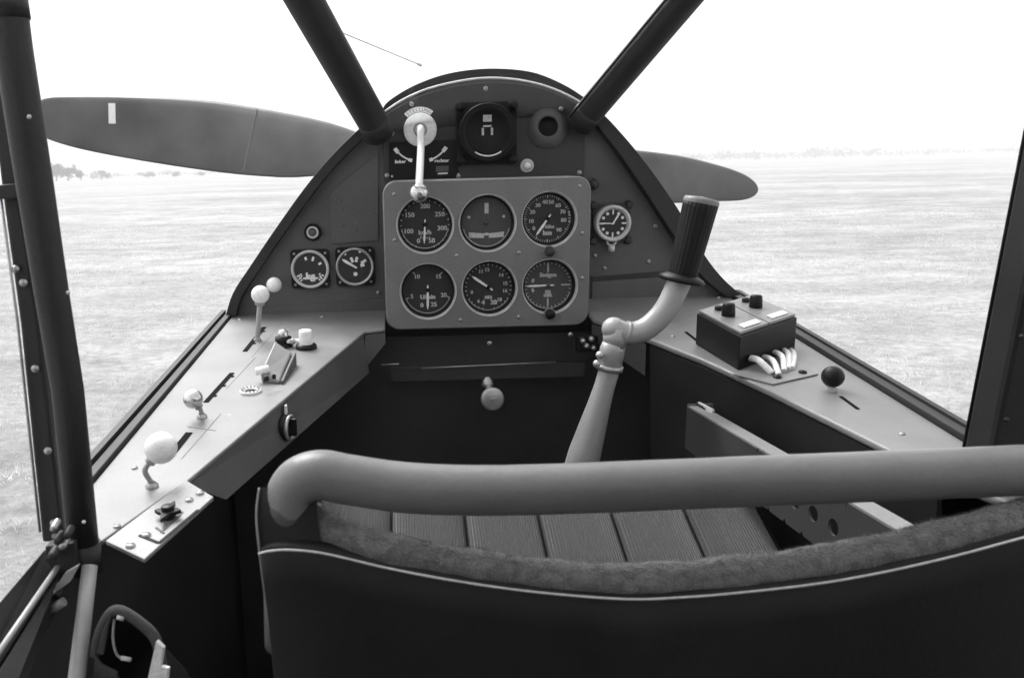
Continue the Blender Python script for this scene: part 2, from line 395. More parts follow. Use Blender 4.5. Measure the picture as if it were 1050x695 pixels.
def mk_rpm(d, c, r, y):
    for k in range(23): tick(d, c, r*.93, r*1.0, -150+300*k/22, r*.025, y, 2)
    arc(d, c, r*.96, r*.03, 110, 250, y)
    lab(d, c, r, y, [(-112,'5'),(-38,'10'),(40,'15'),(110,'20')], .2, .70)
    for a in (-112, -38, 40, 110): tick(d, c, r*.84, r*.95, a, r*.04, y)
    write(d, 'U/min', V((c.x-r*.0, y, c.z-r*.30)), r*.25, mi=1, bold=r*.02); write(d, '0', V((c.x-r*.25, y, c.z-r*.64)), r*.26, mi=1, bold=r*.015); write(d, '25', V((c.x+r*.24, y, c.z-r*.62)), r*.26, mi=1, bold=r*.015)
def mk_boost(d, c, r, y):
    for k in range(31): tick(d, c, r*.9, r*.98, -165+330*k/30, r*(.03 if k % 3 else .05), y)
    arc(d, c, r*.97, r*.03, 120, 240, y)
    lab(d, c, r, y, [(-107,'8'),(-145,'6'),(-4,'12'),(48,'14'),(80,'15'),(105,'16'),(140,'18'),(-25,'11')], .17, .72)
    write(d, 'ata', V((c.x, y, c.z-r*.42)), r*.26, mi=1, bold=r*.02); write(d, '4', V((c.x-r*.22, y, c.z-r*.66)), r*.28, mi=1, bold=r*.02); write(d, '20', V((c.x+r*.22, y, c.z-r*.66)), r*.28, mi=1, bold=r*.02)
def mk_vario(d, c, r, y):
    for k in range(36): tick(d, c, r*.86, r*.96, k*10, r*.03, y, 2 if k % 3 else 1) if False else tick(d, c, r*.88, r*.97, k*10, r*.03, y)
    for a in (0, 90, 180): tick(d, c, r*.55, r*.92, a, r*.07, y)
    for a, tx in ((35,'5'),(62,'10'),(118,'10'),(145,'5'),(-35,'5'),(-145,'5')): write(d, tx, pol(c, r*.76, a, y), r*.2, mi=2)
    for a in (-72, -108): arc(d, c, r*.66, r*.11, a-7, a+7, y)
    write(d, 'Steigen', V((c.x, y, c.z+r*.42)), r*.24, mi=1, bold=r*.02)
    write(d, 'm', V((c.x, y, c.z-r*.27)), r*.3, mi=1, bold=r*.02); write(d, 'sek', V((c.x, y, c.z-r*.42)), r*.26, mi=1, bold=r*.02)
    arc(d, c, r*.98, r*.03, 110, 250, y)
gauge(0, 'airspeed_gauge', 'black airspeed dial with its needle straight down, under the white lever knob', m_dial, mk_speed, [(183, .72, .07)])
gauge(1, 'turn_gauge', 'turn indicator with two white bars and one white tick, top middle of the plate', m_dialg, mk_turn, [])
gauge(2, 'altitude_gauge', 'altitude dial ringed by many numerals, needle to lower left, top right of the plate', m_dial, mk_alt, [(215, .78, .09)])
gauge(3, 'engine_speed_gauge', 'sparse black dial with four small numerals, bottom left of the plate', m_dial, mk_rpm, [(181, .74, .09)])
gauge(4, 'pressure_gauge', 'black dial with its white needle pointing to upper left, bottom middle of the plate', m_dial, mk_boost, [(-55, .78, .10)])
gauge(5, 'climb_gauge', 'grey climb dial with its needle level to the left, bottom right of the plate', m_dialg, mk_vario, [(-91, .88, .08)])
for (x, y, lb) in ((563.5, 258, 'small dark setting knob between the two right gauges'), (564, 322, 'small black setting knob under the bottom right gauge')):
    q = atY(x, y, BY-.004); t = thing('setting_knob', lb, 'knob', V((q.x, BY, q.z)), 'setting knobs of the right gauges')
    part('grip', MB().lathe([(0, -.010), (.006, -.010), (.0068, -.008), (.0068, -.002), (.0055, 0)], V((q.x, BY, q.z)), (0, 1, 0), 20), m_black if y > 300 else m_dark, t)
    part('boss', MB().lathe([(.0055, -.001), (.0082, -.001), (.0082, .0005)], V((q.x, BY, q.z)), (0, 1, 0), 20), m_box, t)

# ------------------------------------------------------------------ square-flanged instruments on the board
def flange(mb, c, h, y, cr=.2, th=.005):
    pts = rrect(c.x-h, c.x+h, c.z-h, c.z+h, h*cr, 4); mb.slab([V((x, y, z)) for x, z in pts], (0, th, 0))
def small_gauge(px, py, rpx, hpx, name, label, marks, ndl, ringm=m_edge, Y=PY, group=None):
    q = atY(px, py, Y-.008); k = k_at(Y); r = rpx*k; c = V((q.x, 0, q.z))
    t = thing(name, label, 'gauge', V((c.x, Y, c.z)), group)
    b = MB(); flange(b, c, hpx*k, Y-.006); part('flange', b, m_black, t, bevel=.0008)
    part('ring', MB().lathe([(r*1.06, -.006), (r*1.06, -.011), (r*.97, -.012), (r*.90, -.0085)], V((c.x, Y, c.z)), (0, 1, 0), 40), ringm, t)
    d = MB(); d.disc(V((c.x, Y-.0085, c.z)), (0, -1, 0), r*.93, 40); marks(d, c, r*.9, Y-.0089); part('dial', d, [m_dial, m_white, m_dialg], t)
    for a, L, w in ndl:
        b = MB(); needle(b, c, r*L, a, w*r, Y-.0105, .15); part('needle', b, m_white, t)
    sm = sc_me
    for sx in (-1, 1):
        for sz in (-1, 1):
            o = bpy.data.objects.new('screw', sc_me); COL.objects.link(o); o.parent = t; o.location = V((sx*hpx*k*.8, -.006, sz*hpx*k*.8)); o.scale = (.6, .6, .6)
    return t
def mk_fuel(d, c, r, y):
    for a, L in ((-20,.2),(18,.28),(62,.2)): tick(d, c, r*(.8-L), r*.8, a, r*.14, y)
    lab(d, c, r, y, [(-125,'0'),(125,'5')], .3, .72)
    for a in (-140,-130,-118,118,130,140): tick(d, c, r*.78, r*.95, a, r*.09, y)
    write(d, 'kg', V((c.x, y, c.z-r*.45)), r*.6, mi=1, bold=r*.04); tick(d, c, r*.5, r*.62, 180, r*.9, y)
def mk_temp(d, c, r, y):
    for a in (-22, 14): tick(d, c, r*.3, r*.62, a, r*.17, y)
    for a in (60,): tick(d, c, r*.45, r*.8, a, r*.16, y); tick(d, c, r*.35, r*.6, a+18, r*.2, y)
    d.disc(pol(c, r*.45, 178, y), (0, -1, 0), r*.13, 12, 1)
    for a in (-36, 20): d.disc(pol(c, r*.98, a, y), (0, -1, 0), r*.08, 12, 1)
small_gauge(318, 276, 18.5, 20, 'fuel_gauge', 'small square-flanged gauge with a bright ring, further left of two on the board', mk_fuel, [], m_edge, group='small square gauges on the left of the board')
small_gauge(364, 273.5, 18.5, 20, 'temperature_gauge', 'small square-flanged gauge with a dull ring, beside the raised grey plate', mk_temp, [(-58, .85, .16)], m_steel, group='small square gauges on the left of the board')
# round indicator lamp
q = atY(321, 238, PY); t = thing('indicator_lamp', 'small round indicator with a pale ring above the left square gauge', 'indicator', q)
part('housing', MB().lathe([(.0125, .001), (.0125, -.006), (.0095, -.009), (.009, -.006)], q, (0, 1, 0), 28), m_black, t)
part('ring', MB().lathe([(.0092, -.006), (.0086, -.0095), (.0066, -.0095), (.006, -.006)], q, (0, 1, 0), 28), m_edge, t)
part('lens', MB().lathe([(.0064, -.006), (.004, -.008), (0, -.0088)], q, (0, 1, 0), 20), m_panel, t)
# clock
q = atY(628, 229, PY-.012); c = V((q.x, 0, q.z)); k = k_at(PY); r = 18*k
t = thing('clock', 'round pale-rimmed clock with hands, on the board right of the grey plate', 'clock', V((c.x, PY, c.z)))
b = MB(); flange(b, c, 19*k, PY-.006, .35)
for sx in (-1, 1):
    for sz in (-1, 1): b.lathe([(0, -.009), (.005, -.009), (.006, -.005), (.006, -.001)], V((c.x+sx*18*k, PY, c.z+sz*18*k)), (0, 1, 0), 14)
part('flange', b, m_dark, t, bevel=.0008)
part('rim', MB().lathe([(r*1.02, -.005), (r*1.02, -.016), (r*.95, -.0185), (r*.84, -.0175), (r*.80, -.014)], V((c.x, PY, c.z)), (0, 1, 0), 44), m_edge, t)
d = MB(); d.disc(V((c.x, PY-.014, c.z)), (0, -1, 0), r*.85, 40)
for h in range(12):
    a = h*30
    if h % 3 == 0: tick(d, c, r*.5, r*.76, a, r*.09, PY-.0145)
    else: d.disc(pol(c, r*.62, a, PY-.0145), (0, -1, 0), r*.09, 10, 1)
for h in range(60): tick(d, c, r*.76, r*.82, h*6, r*.03, PY-.0146)
part('dial', d, [m_dial, m_white], t)
b = MB(); needle(b, c, r*.74, 32, r*.11, PY-.016, .1); part('hand', b, m_white, t)
b = MB(); needle(b, c, r*.78, -88, r*.08, PY-.0168, .1); part('hand', b, m_white, t)
lo = atY(627, 247, PY-.012)
b = MB().tube([V((lo.x+.0065*math.cos(R_(a)), PY-.012, lo.z+.007*math.sin(R_(a)))) for a in range(150, 395, 15)], .0016, 8)
part('winding_loop', b, m_edge, t)
e = atY(627, 255, PY-.012); part('winding_knob', MB().lathe([(0, -.004), (.0045, -.004), (.005, .004), (0, .004)], V((e.x, PY-.012, e.z)), (0, 0, 1), 14), m_edge, t)

# compass in the dark upper plate
UY = PY-.006
q = atY(500, 136, UY-.02); c = V((q.x, 0, q.z)); r = 28*k
t = thing('compass', 'large round black compass in the middle of the dark upper plate', 'compass', V((c.x, UY, c.z)))
b = MB(); flange(b, c, 30*k, UY-.006, .3, .0055); part('flange', b, m_blackm, t, bevel=.001)
for sx in (-1, 1):
    for sz in (-1, 1): 
        part('lug', MB().lathe([(0, -.014), (.006, -.014), (.007, -.012), (.007, -.005)], V((c.x+sx*26*k, UY, c.z+sz*26*k)), (0, 1, 0), 16), m_black, t)
part('housing', MB().lathe([(r, -.006), (r, -.022), (r*.93, -.026), (r*.78, -.026), (r*.74, -.016), (0, -.015)], V((c.x, UY, c.z)), (0, 1, 0), 48), m_blackm, t)
b = MB(); arc(b, c, r*.80, r*.045, 145, 215, UY-.0265, 0); part('lower_mark', b, m_white, t)
cz = c.z+r*.46; y = UY-.0175
b = MB(); b.slab([V((c.x-r*.15, y, cz-r*.09)), V((c.x+r*.15, y, cz-r*.09)), V((c.x+r*.15, y, cz+r*.14)), V((c.x-r*.15, y, cz+r*.14))], (0, .001, 0))
for sx in (-1, 1): b.slab([V((c.x+sx*r*.16-r*.04, y, cz-r*.55)), V((c.x+sx*r*.16+r*.04, y, cz-r*.55)), V((c.x+sx*r*.16+r*.04, y, cz-r*.3)), V((c.x+sx*r*.16-r*.04, y, cz-r*.3))], (0, .001, 0))
b.slab([V((c.x-r*.15, y, cz-r*.27)), V((c.x+r*.15, y, cz-r*.27)), V((c.x+r*.15, y, cz-r*.21)), V((c.x-r*.15, y, cz-r*.21))], (0, .001, 0))
part('compass_card', b, m_lum, t)
part('hood', MB().lathe([(r*.9, -.024), (r*.95, -.028), (r*1.0, -.024)], V((c.x, UY, c.z)), (0, 1, 0), 48), m_black, t)

# fresh air nozzle
q = atY(563, 131, UY-.01); c = V((q.x, UY, q.z))
t = thing('air_nozzle', 'grey cone-shaped air nozzle with a dark hole, right of the compass', 'nozzle', c)
part('cone', MB().lathe([(20*k, 0), (18.5*k, -.004), (15*k, -.010), (11.5*k, -.014), (10*k, -.014), (9.5*k, -.011)], c+V((-.001, 0, 0)), (0.05, 1, -.12), 40), m_panel, t)
part('bore', MB().lathe([(9.6*k, -.0125), (9.4*k, -.004), (0, -.003)], c, (0.05, 1, -.12), 32), m_blackm, t)
# white push button
q = atY(540, 170, UY); t = thing('push_button', 'small pale push button below the air nozzle', 'button', q)
part('collar', MB().lathe([(.0098, .001), (.0098, -.004), (.0075, -.006), (.006, -.005)], q, (0, 1, 0), 28), m_edge, t)
part('cap', MB().lathe([(.0055, -.004), (.005, -.009), (0, -.0102)], q, (0, 1, 0), 24), m_ivory, t)

# white selector lever
q = atY(431, 133, UY-.01); c = V((q.x, UY, q.z))
t = thing('selector_lever', 'white hanging selector lever with a bright ball end on a white disc', 'lever', c)
part('disc', MB().lathe([(16.5*k, 0), (16.5*k, -.006), (15.5*k, -.008), (0, -.008)], c, (0, 1, 0), 40), m_ivory, t)
kn = atY(430, 198, BY-.022)
P = [c+V((0, -.008, .002)), c+V((0, -.02, .001)), c+V((0, -.03, -.004)), c+V((-.001, -.045, -.03)), V((kn.x, BY-.022, kn.z+.012)), V((kn.x, BY-.022, kn.z))]
part('arm', MB().tube(spline(P, 5), .0052, 14), m_ivory, t)
part('pivot_collar', MB().lathe([(7*k, -.0078), (7*k, -.011), (5.5*k, -.011), (5.5*k, -.0078)], c, (0, 1, 0), 24), m_steel, t)
part('ball', MB().ball(V((kn.x, BY-.022, kn.z)), 10*k_at(BY-.02)), m_bright, t)
b = MB(); vs = []
for s_ in range(13):
    a = -45+82*s_/12
    vs += [V((c.x+rr*k*math.sin(R_(a)), UY-.003, c.z+rr*k*math.cos(R_(a)))) for rr in (17.2, 22)]
b.add(vs, [(2*s_, 2*s_+1, 2*s_+3, 2*s_+2) for s_ in range(12)])
for j, ch in enumerate('STELLUNG'):
    a = -38+68*j/7; u = V((math.cos(R_(a)), 0, -math.sin(R_(a)))); w = V((math.sin(R_(a)), 0, math.cos(R_(a))))
    write(b, ch, V((c.x, UY-.0034, c.z))+w*19.5*k, .0062, u, w, 1)
t2 = part('name_arc', b, [m_ivory, m_panel], t)
t = thing('selector_placard', 'black marked dial face with white arrows and words around the white lever', 'placard', c+V((0, 0, -.05)))
b = MB(); b.slab([onP(399,146,.0075), onP(470,143,.0075), onP(470,182,.0075), onP(399,184,.0075)], (0, .001, 0)); part('plate', b, m_black, t)
yy = PY-.0079; cc = V((c.x, 0, c.z))
for sg in (1, -1):
    b = MB(); arc(b, cc, 31*k, 1.6*k, sg*133, sg*160, yy, 0); arc(b, cc, 31*k, 3.8*k, sg*124, sg*134, yy-.0001, 0); arc(b, cc, 31*k, 3.4*k, sg*157, sg*164, yy-.0001, 0)
    part('arrow', b, m_white, t)
for tx, x, y in (('linker', 410.5, 166), ('rechter', 453, 165)):
    b = MB(); write(b, tx, onP(x, y, .0079), .0068, bold=.0003); part('lettering', b, m_white, t)
b = MB(); b.slab([onP(447,170.5,.008), onP(460,170,.008), onP(460,176,.008), onP(447,176.5,.008)], (0, .0003, 0), 1)
for x, y in ((469,165),(470,179),(399,136),(402,181)): part('rivet', MB().lathe([(0, -.0012), (.0016, -.0006), (.0018, .0005)], onP(x, y, .0078), (0, 1, 0), 10), m_edge, t)
part('small_plate', b, [m_white, m_panel], t)
part('underline', MB().slab([onP(449,177.5,.008), onP(459,177,.008), onP(459,178.5,.008), onP(449,179,.008)], (0, .0003, 0)), m_white, t)
# two little things on the board edge
q = atY(609, 189, PY-.012); t = part('side_knob', MB().lathe([(0, -.016), (.006, -.015), (.0075, -.011), (.006, -.006), (.0045, -.005), (.0045, 0)], V((q.x, PY, q.z)), (0, 1, 0), 20), m_dark, panel)
part('collar', MB().lathe([(.009, 0), (.009, -.003), (.0046, -.004)], V((q.x, PY, q.z)), (0, 1, 0), 20), m_panel, t)

# ------------------------------------------------------------------ left console
def lin(P, Q, t): return P+(Q-P)*t
outN = lin(A, B, 1.16)
lc = thing('side_console', 'pale grey console shelf under the left window with slotted levers', 'console', lin(A, B, .5), 'side consoles')
corner, knee = lp(374, 340), lp(192, 493)
shelf_end = V((x0-.0045, lp(398, 337.5).y, lp(398, 337.5).z))
top = [A, outN, lp(105, 554), knee, corner, shelf_end, V((x0-.0045, PY, A.z))]
part('top_plate', MB().slab(top, -NL*.004), m_cons, lc, bevel=.0015, seg=3)
dn = V((0.004, 0, -.052))
fb = corner-NL*.005+dn; nb_ = atY(232, 512, lin(knee, corner, .10).y)
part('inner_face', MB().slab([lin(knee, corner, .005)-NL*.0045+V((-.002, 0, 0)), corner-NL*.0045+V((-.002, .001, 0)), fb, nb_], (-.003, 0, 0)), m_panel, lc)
part('shelf_lip', MB().slab([corner-NL*.005+V((0, .002, 0)), shelf_end-NL*.005+V((0, .002, 0)), shelf_end+V((0, .002, -.02)), corner+V((0, .002, -.05))], (0, .003, 0)), m_panel, lc)
part('sill_lip', MB().slab([A+V((-.001, 0, .004)), lin(A, B, 1.03)+V((-.001, 0, .004)), lin(A, B, 1.03)+V((-.010, 0, .004)), A+V((-.010, 0, .004))], (0, 0, -.016)), m_frame, lc, bevel=.001)
part('sill_guard', MB().slab([lin(A, outN, .0)+V((-.012, 0, -.006)), lin(A, B, 1.03)+V((-.012, 0, -.006)), lin(A, B, 1.03)+V((-.012, 0, .007)), A+V((-.012, 0, .007))], (-.006, 0, 0)), m_frame, lc)
def strip(Pf, a, b_, w, h=.0006):
    p, q = Pf(*a, h), Pf(*b_, h); d = (q-p).normalized(); nrm = NL if Pf is lp else NR; s_ = d.cross(nrm).normalized()*w/2
    return MB().slab([p-s_, q-s_, q+s_, p+s_], -nrm*.0009)
def notched(a, b_, w, k):
    mb = strip(lp, a, b_, w)
    p, q = lp(*a, .0006), lp(*b_, .0006); d = (q-p).normalized(); s_ = d.cross(NL).normalized()
    if s_.x < 0: s_ = -s_
    for i in range(k):
        c_ = lin(p, q, (i+.6)/k)+s_*w*.6; mb.box(c_-NL*.0004, (w*.8, w*.9, .0007), Matrix((d.cross(NL), d, NL)).transposed())
    return mb
part('slot', strip(lp, (172,470), (194,443), .0065), m_slot, lc)
part('slot', notched((211,412), (238,382), .0055, 3), m_slot, lc)
part('slot', notched((251,360), (271,335), .006, 2), m_slot, lc)
part('scribed_line', strip(lp, (192,437), (221,441), .0007, .0004), m_box, lc)
part('scribed_line', strip(lp, (258,366), (289,331), .0007, .0004), m_box, lc)
part('scribed_line', strip(lp, (232,398), (262,366), .0006, .0004), m_box, lc)
part('scribed_line', strip(lp, (186,470), (226,424), .0006, .0004), m_box, lc)
def screwN(px, py, Pf, parent, s=1., h=0., sub=None):
    q = Pf(px, py, h); nrm = NL if Pf is lp else NR; o = bpy.data.objects.new('screw', sc_me); COL.objects.link(o); o.parent = parent
    o.location = q-ORG[parent.name]; o.rotation_euler = (R_(-90), 0, 0); o.scale = (s, s, s)
for x, y in ((246,328),(120,540),(138,480),(330,325)): screwN(x, y, lp, lc, .8)

# placard plate at the near end
pk = thing('switch_placard', 'pale screwed plate with a dark star knob at the near end of the left console', 'placard', lp(160, 535))
pp = [lp(108,554,.0045), lp(191,492,.0045), lp(219,509,.0045), lp(148,573,.0045)]
part('plate', MB().slab(pp, (0, 0, -.003)), m_plate, pk, bevel=.0006)
for x, y in ((205,506),(194,513),(134,560),(150,549)): screwN(x, y, lp, pk, .95, .0045)
b = MB()
for a_, b_ in (((143,548),(163,556)), ((163,556),(203,522))):
    p, q = lp(*a_, .0051), lp(*b_, .0051); d = (q-p).normalized(); s_ = d.cross(NL)*.0011; b.slab([p-s_, q-s_, q+s_, p+s_], -NL*.0006)
part('marking', b, m_blackm, pk)
b = MB()
for a_, b_ in (((160,540),(168,546)), ((165,545),(185,527)), ((178,532),(187,524))):
    p, q = lp(*a_, .0051), lp(*b_, .0051); d = (q-p).normalized(); s_ = d.cross(NL)*.0008; b.slab([p-s_, q-s_, q+s_, p+s_], -NL*.0006)
part('engraving', b, m_panel, pk)
sk = lp(172, 522, .011); b = MB()
ax = (lp(166,530,.012)-lp(178,514,.012)).normalized(); ay = NL.cross(ax)
prof = []
for i in range(20):
    a = 2*math.pi*i/20; rr = (.0125 if i % 5 == 0 else .0085 if i % 5 in (1, 4) else .0062); prof.append(sk+(ax*math.cos(a)*1.25+ay*math.sin(a)*.8)*rr)
b.slab(prof, -NL*.003); b.lathe([(0, .0035), (.0045, .003), (.005, -.008)], sk, NL, 14)
part('star_knob', b, m_black, pk, bevel=.0008)

def lever(name, label, ballpx, bpx_r, basepx, ballm, armm, up=.0, curve=0., group='console levers', sq=1., arm_r=.0022):
    base = lp(*basepx); c = atY(*ballpx, base.y+up); r = bpx_r*k_at(base.y+up)
    t = thing(name, label, 'lever', base, group)
    mid = lin(base, c, .5)+V((-curve, -curve*.4, 0))
    part('arm', MB().tube(spline([base-NL*.003, base+NL*.003, mid, lin(base, c, .85)], 6), arm_r, 10), armm, t)
    part('ball', MB().ball(c, r, sq=sq), ballm, t)
    part('ferrule', MB().lathe([(arm_r*1.1, -r*1.25), (arm_r*1.9, -r*1.15), (arm_r*1.9, -r*.8)], c, (c-mid).normalized(), 16), armm, t)
    part('pivot', MB().lathe([(.005, 0), (.005, .002), (.003, .004)], base, NL, 14), armm, t)
    return t
lever('ball_lever', 'lever with the largest white ball knob, nearest on the left console', (165,459), 17.5, (156,499), m_ivory, m_steel, .0, .008)
lever('ball_lever', 'lever with a shiny steel ball knob, middle of the left console', (198,409), 10.5, (207,428), m_bright, m_steel, -.005, -.002)
lever('ball_lever', 'upright lever with a white ball on a pale stalk, far end of the left console', (267,302), 9.5, (264,349), m_ivory, m_alu, .0, 0, arm_r=.0034)
b0 = lp(283, 322); c = atY(281, 292, PY-.03)
t = part('pull_knob', MB().ball(c, 8*k_at(PY-.03)), m_ivory, panel, label='small white round knob beside the tall white-ball lever'); part('rod', MB().tube([c, V((c.x, PY, c.z))], .003, 10), m_steel, t)

# console buttons
q = lp(291, 355); t = thing('cap_knob', 'small black ribbed knob on the left console beside the white one', 'knob', q)
part('base', MB().lathe([(.0115, 0), (.0115, .003), (.009, .004), (.009, .007), (.0105, .008), (.0105, .012), (.006, .013)], q, NL, 24), m_black, t)
part('cap', MB().lathe([(.006, .013), (.007, .018), (.004, .0215), (0, .022)], q, NL, 20), m_bright, t)
q = lp(314, 357); t = thing('cap_knob', 'white cylindrical knob in a black collar on the left console', 'knob', q)
part('collar', MB().lathe([(.013, 0), (.0135, .002), (.0125, .005), (.009, .006)], q, NL, 28), m_black, t)
part('cap', MB().lathe([(.0085, .004), (.0085, .021), (.0075, .0235), (0, .0245)], q, NL, 28), m_ivory, t)
t = thing('link_bar', 'short pale bar joining the black and white console knobs', 'bar', lp(302, 352))
part('bar', MB().tube([lp(294,350,.008), lp(311,349,.008)], .0028, 10), m_ivory, t); part('end_cap', MB().ball(lp(300,350,.008), .004), m_alu, t)
# lever block
q = lp(283, 388); t = thing('latch_block', 'pale angled metal latch block on the inner part of the left console', 'latch', q)
bx = [lp(268,392), lp(287,394), lp(300,374), lp(283,371)]
prf = [p+NL*h for p, h in zip(bx, (.012, .004, .015, .026))]
b = MB(); b.add(bx+prf, [(3,2,1,0),(4,5,6,7),(0,1,5,4),(1,2,6,5),(2,3,7,6),(3,0,4,7)]); part('block', b, m_cons, t, bevel=.002)
b = MB().slab([bx[1]+V((.001, 0, 0)), bx[2]+V((.002, 0, 0)), prf[2]+V((.002, 0, 0)), prf[1]+V((.001, 0, 0))], (.003, 0, 0)); part('cheek', b, m_panel, t, bevel=.0006)
part('peg', MB().tube([lp(262,381,.012), lp(276,378,.014)], .0045, 14), m_ivory, t)
part('screw_head', MB().lathe([(.003, 0), (.003, .004), (0, .005)], lp(273,390,.012), NL, 14), m_black, t)
part('screw_head', MB().lathe([(.0022, 0), (.0022, .004), (0, .005)], lp(281,388,.012), NL, 14), m_black, t)
q = lp(257, 402); t = thing('dial_ring', 'small white scale ring with dark marks lying on the left console', 'ring', q)
b = MB(); b.lathe([(.011, 0), (.0115, .002), (.0105, .003), (.007, .003), (.0065, .001)], q, NL, 32)
part('ring', b, m_white, t); b = MB()
for i in range(14):
    a = 2*math.pi*i/14; u = NL.orthogonal().normalized(); w = NL.cross(u); d = u*math.cos(a)+w*math.sin(a); s_ = NL.cross(d)*.0011
    p = q+NL*.0033; b.slab([p+d*.0076-s_, p+d*.0102-s_, p+d*.0102+s_, p+d*.0076+s_], -NL*.0003)
part('marks', b, m_blackm, t)
# rotary handle on the inner face
c0 = lin(knee, corner, .50)+V((.004, 0, -.028)); fn = (corner-knee).cross(fb-corner).normalized(); c = onpl(291, 438, (corner-NL*.0045, fn))+V((.003, 0, 0))
t = thing('rotary_handle', 'black rotary handle on the inner side of the left console', 'handle', c)
nx = V((1, -.28, 0)).normalized()
part('plate', MB().lathe([(.013, -.004), (.013, .001), (.010, .003)], c, nx, 28), m_black, t)
part('ring', MB().lathe([(.0125, .002), (.0135, .004), (.0115, .006), (.0105, .004)], c, nx, 28), m_steel, t)
part('handle_bar', MB().slab([c+nx*.004+V((0, -.004, -.008)), c+nx*.004+V((0, .004, -.008)), c+nx*.004+V((0, .003, .010)), c+nx*.004+V((0, -.003, .010))], nx*.007), m_black, t, bevel=.001)
e = onpl(290, 425, (corner-NL*.0045, fn))+V((.002, 0, 0)); part('index_mark', MB().slab([e, e+V((0, .007, 0)), e+V((0, .006, .009)), e+V((0, .001, .009))], (.002, 0, 0)), m_white, t)

# ------------------------------------------------------------------ right console
rc_ = thing('side_console', 'pale grey console shelf under the right window carrying a black switch box', 'console', lin(A2, B2, .5), 'side consoles')
outN2 = lin(A2, B2, 1.35)
re0 = V((x1+.0045, rp(606,326).y, rp(606,326).z))
inner = [rp(664, 346), rp(720, 368), rp(790, 400), rp(905, 457), rp(960, 486)]
top = [A2, V((x1+.0045, PY, A2.z)), re0] + inner + [outN2]
part('top_plate', MB().slab(top, -NR*.008), m_cons, rc_, bevel=.003, seg=3)
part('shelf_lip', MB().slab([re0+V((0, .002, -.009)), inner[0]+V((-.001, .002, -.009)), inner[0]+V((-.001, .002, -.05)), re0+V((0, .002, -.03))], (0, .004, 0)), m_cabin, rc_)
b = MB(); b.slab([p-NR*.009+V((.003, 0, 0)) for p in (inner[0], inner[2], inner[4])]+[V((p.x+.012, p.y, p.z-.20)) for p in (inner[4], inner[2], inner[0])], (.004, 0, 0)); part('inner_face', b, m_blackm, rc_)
part('sill_lip', MB().slab([A2+V((.001, 0, .005)), outN2+V((.001, 0, .005)), outN2+V((.012, 0, .005)), A2+V((.012, 0, .005))], (0, 0, -.016)), m_frame, rc_, bevel=.001)
part('sill_guard', MB().slab([A2+V((.013, 0, -.006)), outN2+V((.013, 0, -.006)), outN2+V((.013, 0, .007)), A2+V((.013, 0, .007))], (.006, 0, 0)), m_frame, rc_)
part('slot', strip(rp, (862,406), (880,419), .0035), m_slot, rc_)
part('slot', strip(rp, (703,340), (716,350), .004), m_slot, rc_)
for x, y in ((737,305),(925,445),(690,345)): screwN(x, y, rp, rc_, .8)

# black switch box
n0, n1, f0 = rp(757, 380), rp(815, 358), rp(713, 353)
hh = atY(759, 345, n0.y).z-n0.z
f1 = f0+(n1-n0)
bt = [n0, n1, f1, f0]; tp = [p+V((0, 0, hh)) for p in bt]
sb = thing('switch_box', 'black switch box with a pale double lid and two black knobs on the right console', 'switch box', lin(n0, f1, .5))
b = MB(); b.add(bt+tp, [(3,2,1,0),(4,5,6,7),(0,1,5,4),(1,2,6,5),(2,3,7,6),(3,0,4,7)]); part('case', b, m_black, sb, bevel=.0012)
def tq(u, v, h=0.): return lin(lin(tp[0], tp[1], u), lin(tp[3], tp[2], u), v)+V((0, 0, h))
for u0, u1 in ((.02, .495), (.515, .98)):
    part('lid', MB().slab([tq(u0,.02,.004), tq(u1,.02,.004), tq(u1,.98,.004), tq(u0,.98,.004)], (0, 0, -.0035)), m_cons, sb, bevel=.0008)
    um = (u0+u1)/2
    part('label_plate', MB().slab([tq(u0+.1,.08,.0055), tq(u1-.08,.08,.0055), tq(u1-.08,.2,.0055), tq(u0+.1,.2,.0055)], (0, 0, -.0012)), m_white, sb, bevel=.0003)
    kq = tq(um-.04, .55, .004)
    part('knob', MB().lathe([(.0072, 0), (.0078, .001), (.007, .013), (.006, .015), (0, .0155)], kq, (0, 0, 1), 22), m_black, sb)
    kq = tq(um-.02, .80, .004)
    part('button', MB().lathe([(.0048, 0), (.0048, .004), (.003, .0055), (0, .0056)], kq, (0, 0, 1), 18), m_black, sb)
cp = thing('cable_plate', 'flat pale base plate with two dark screws below the white cables', 'plate', rp(800, 385))
part('plate', MB().slab([rp(752,383,.002), rp(793,393.5,.002), rp(839,383,.002), rp(824,371,.002), rp(800,366,.002), rp(770,376,.002)], -NR*.0018), m_cons, cp, bevel=.0006)
for x, y in ((797,387),(823,382)): part('screw_head', MB().lathe([(.0045, 0), (.004, .002), (0, .003)], rp(x, y, .002), NR, 14), m_black, cp)
CB = [((769,367),(782,373),(792,383)),((783,366),(794,372),(799,385)),((794,361),(803,368),(804,381)),((804,359),(809,367),(808,379)),((811,359),(814,368),(812,378))]
LB = ['thickest white cable at the left of the bundle out of the black box', 'second white cable from the left of the box bundle', 'middle white cable of the five out of the black box', 'second white cable from the right of the box bundle', 'rightmost white cable of the five out of the black box']
for (a_, m_, e_), lb in zip(CB, LB):
    fr = lin(n0, n1, max(.05, min(.97, (a_[0]-759)/56.))); st = atY(*a_, fr.y-.001); en = rp(*e_, .003); yq = (st.y+en.y)/2-.006; mq = atY(*m_, yq)
    t = thing('cable', lb, 'cable', en, 'white cables out of the switch box')
    part('sleeve', MB().tube(spline([st, lin(st, mq, .5)+V((0, -.002, .002)), mq, en], 6), .0031 if a_[0] > 770 else .0036, 12), m_cable, t)
    part('ferrule', MB().lathe([(.0042, -.003), (.0042, .004), (.003, .005)], st, (st-mq).normalized(), 14), m_rubber, t)
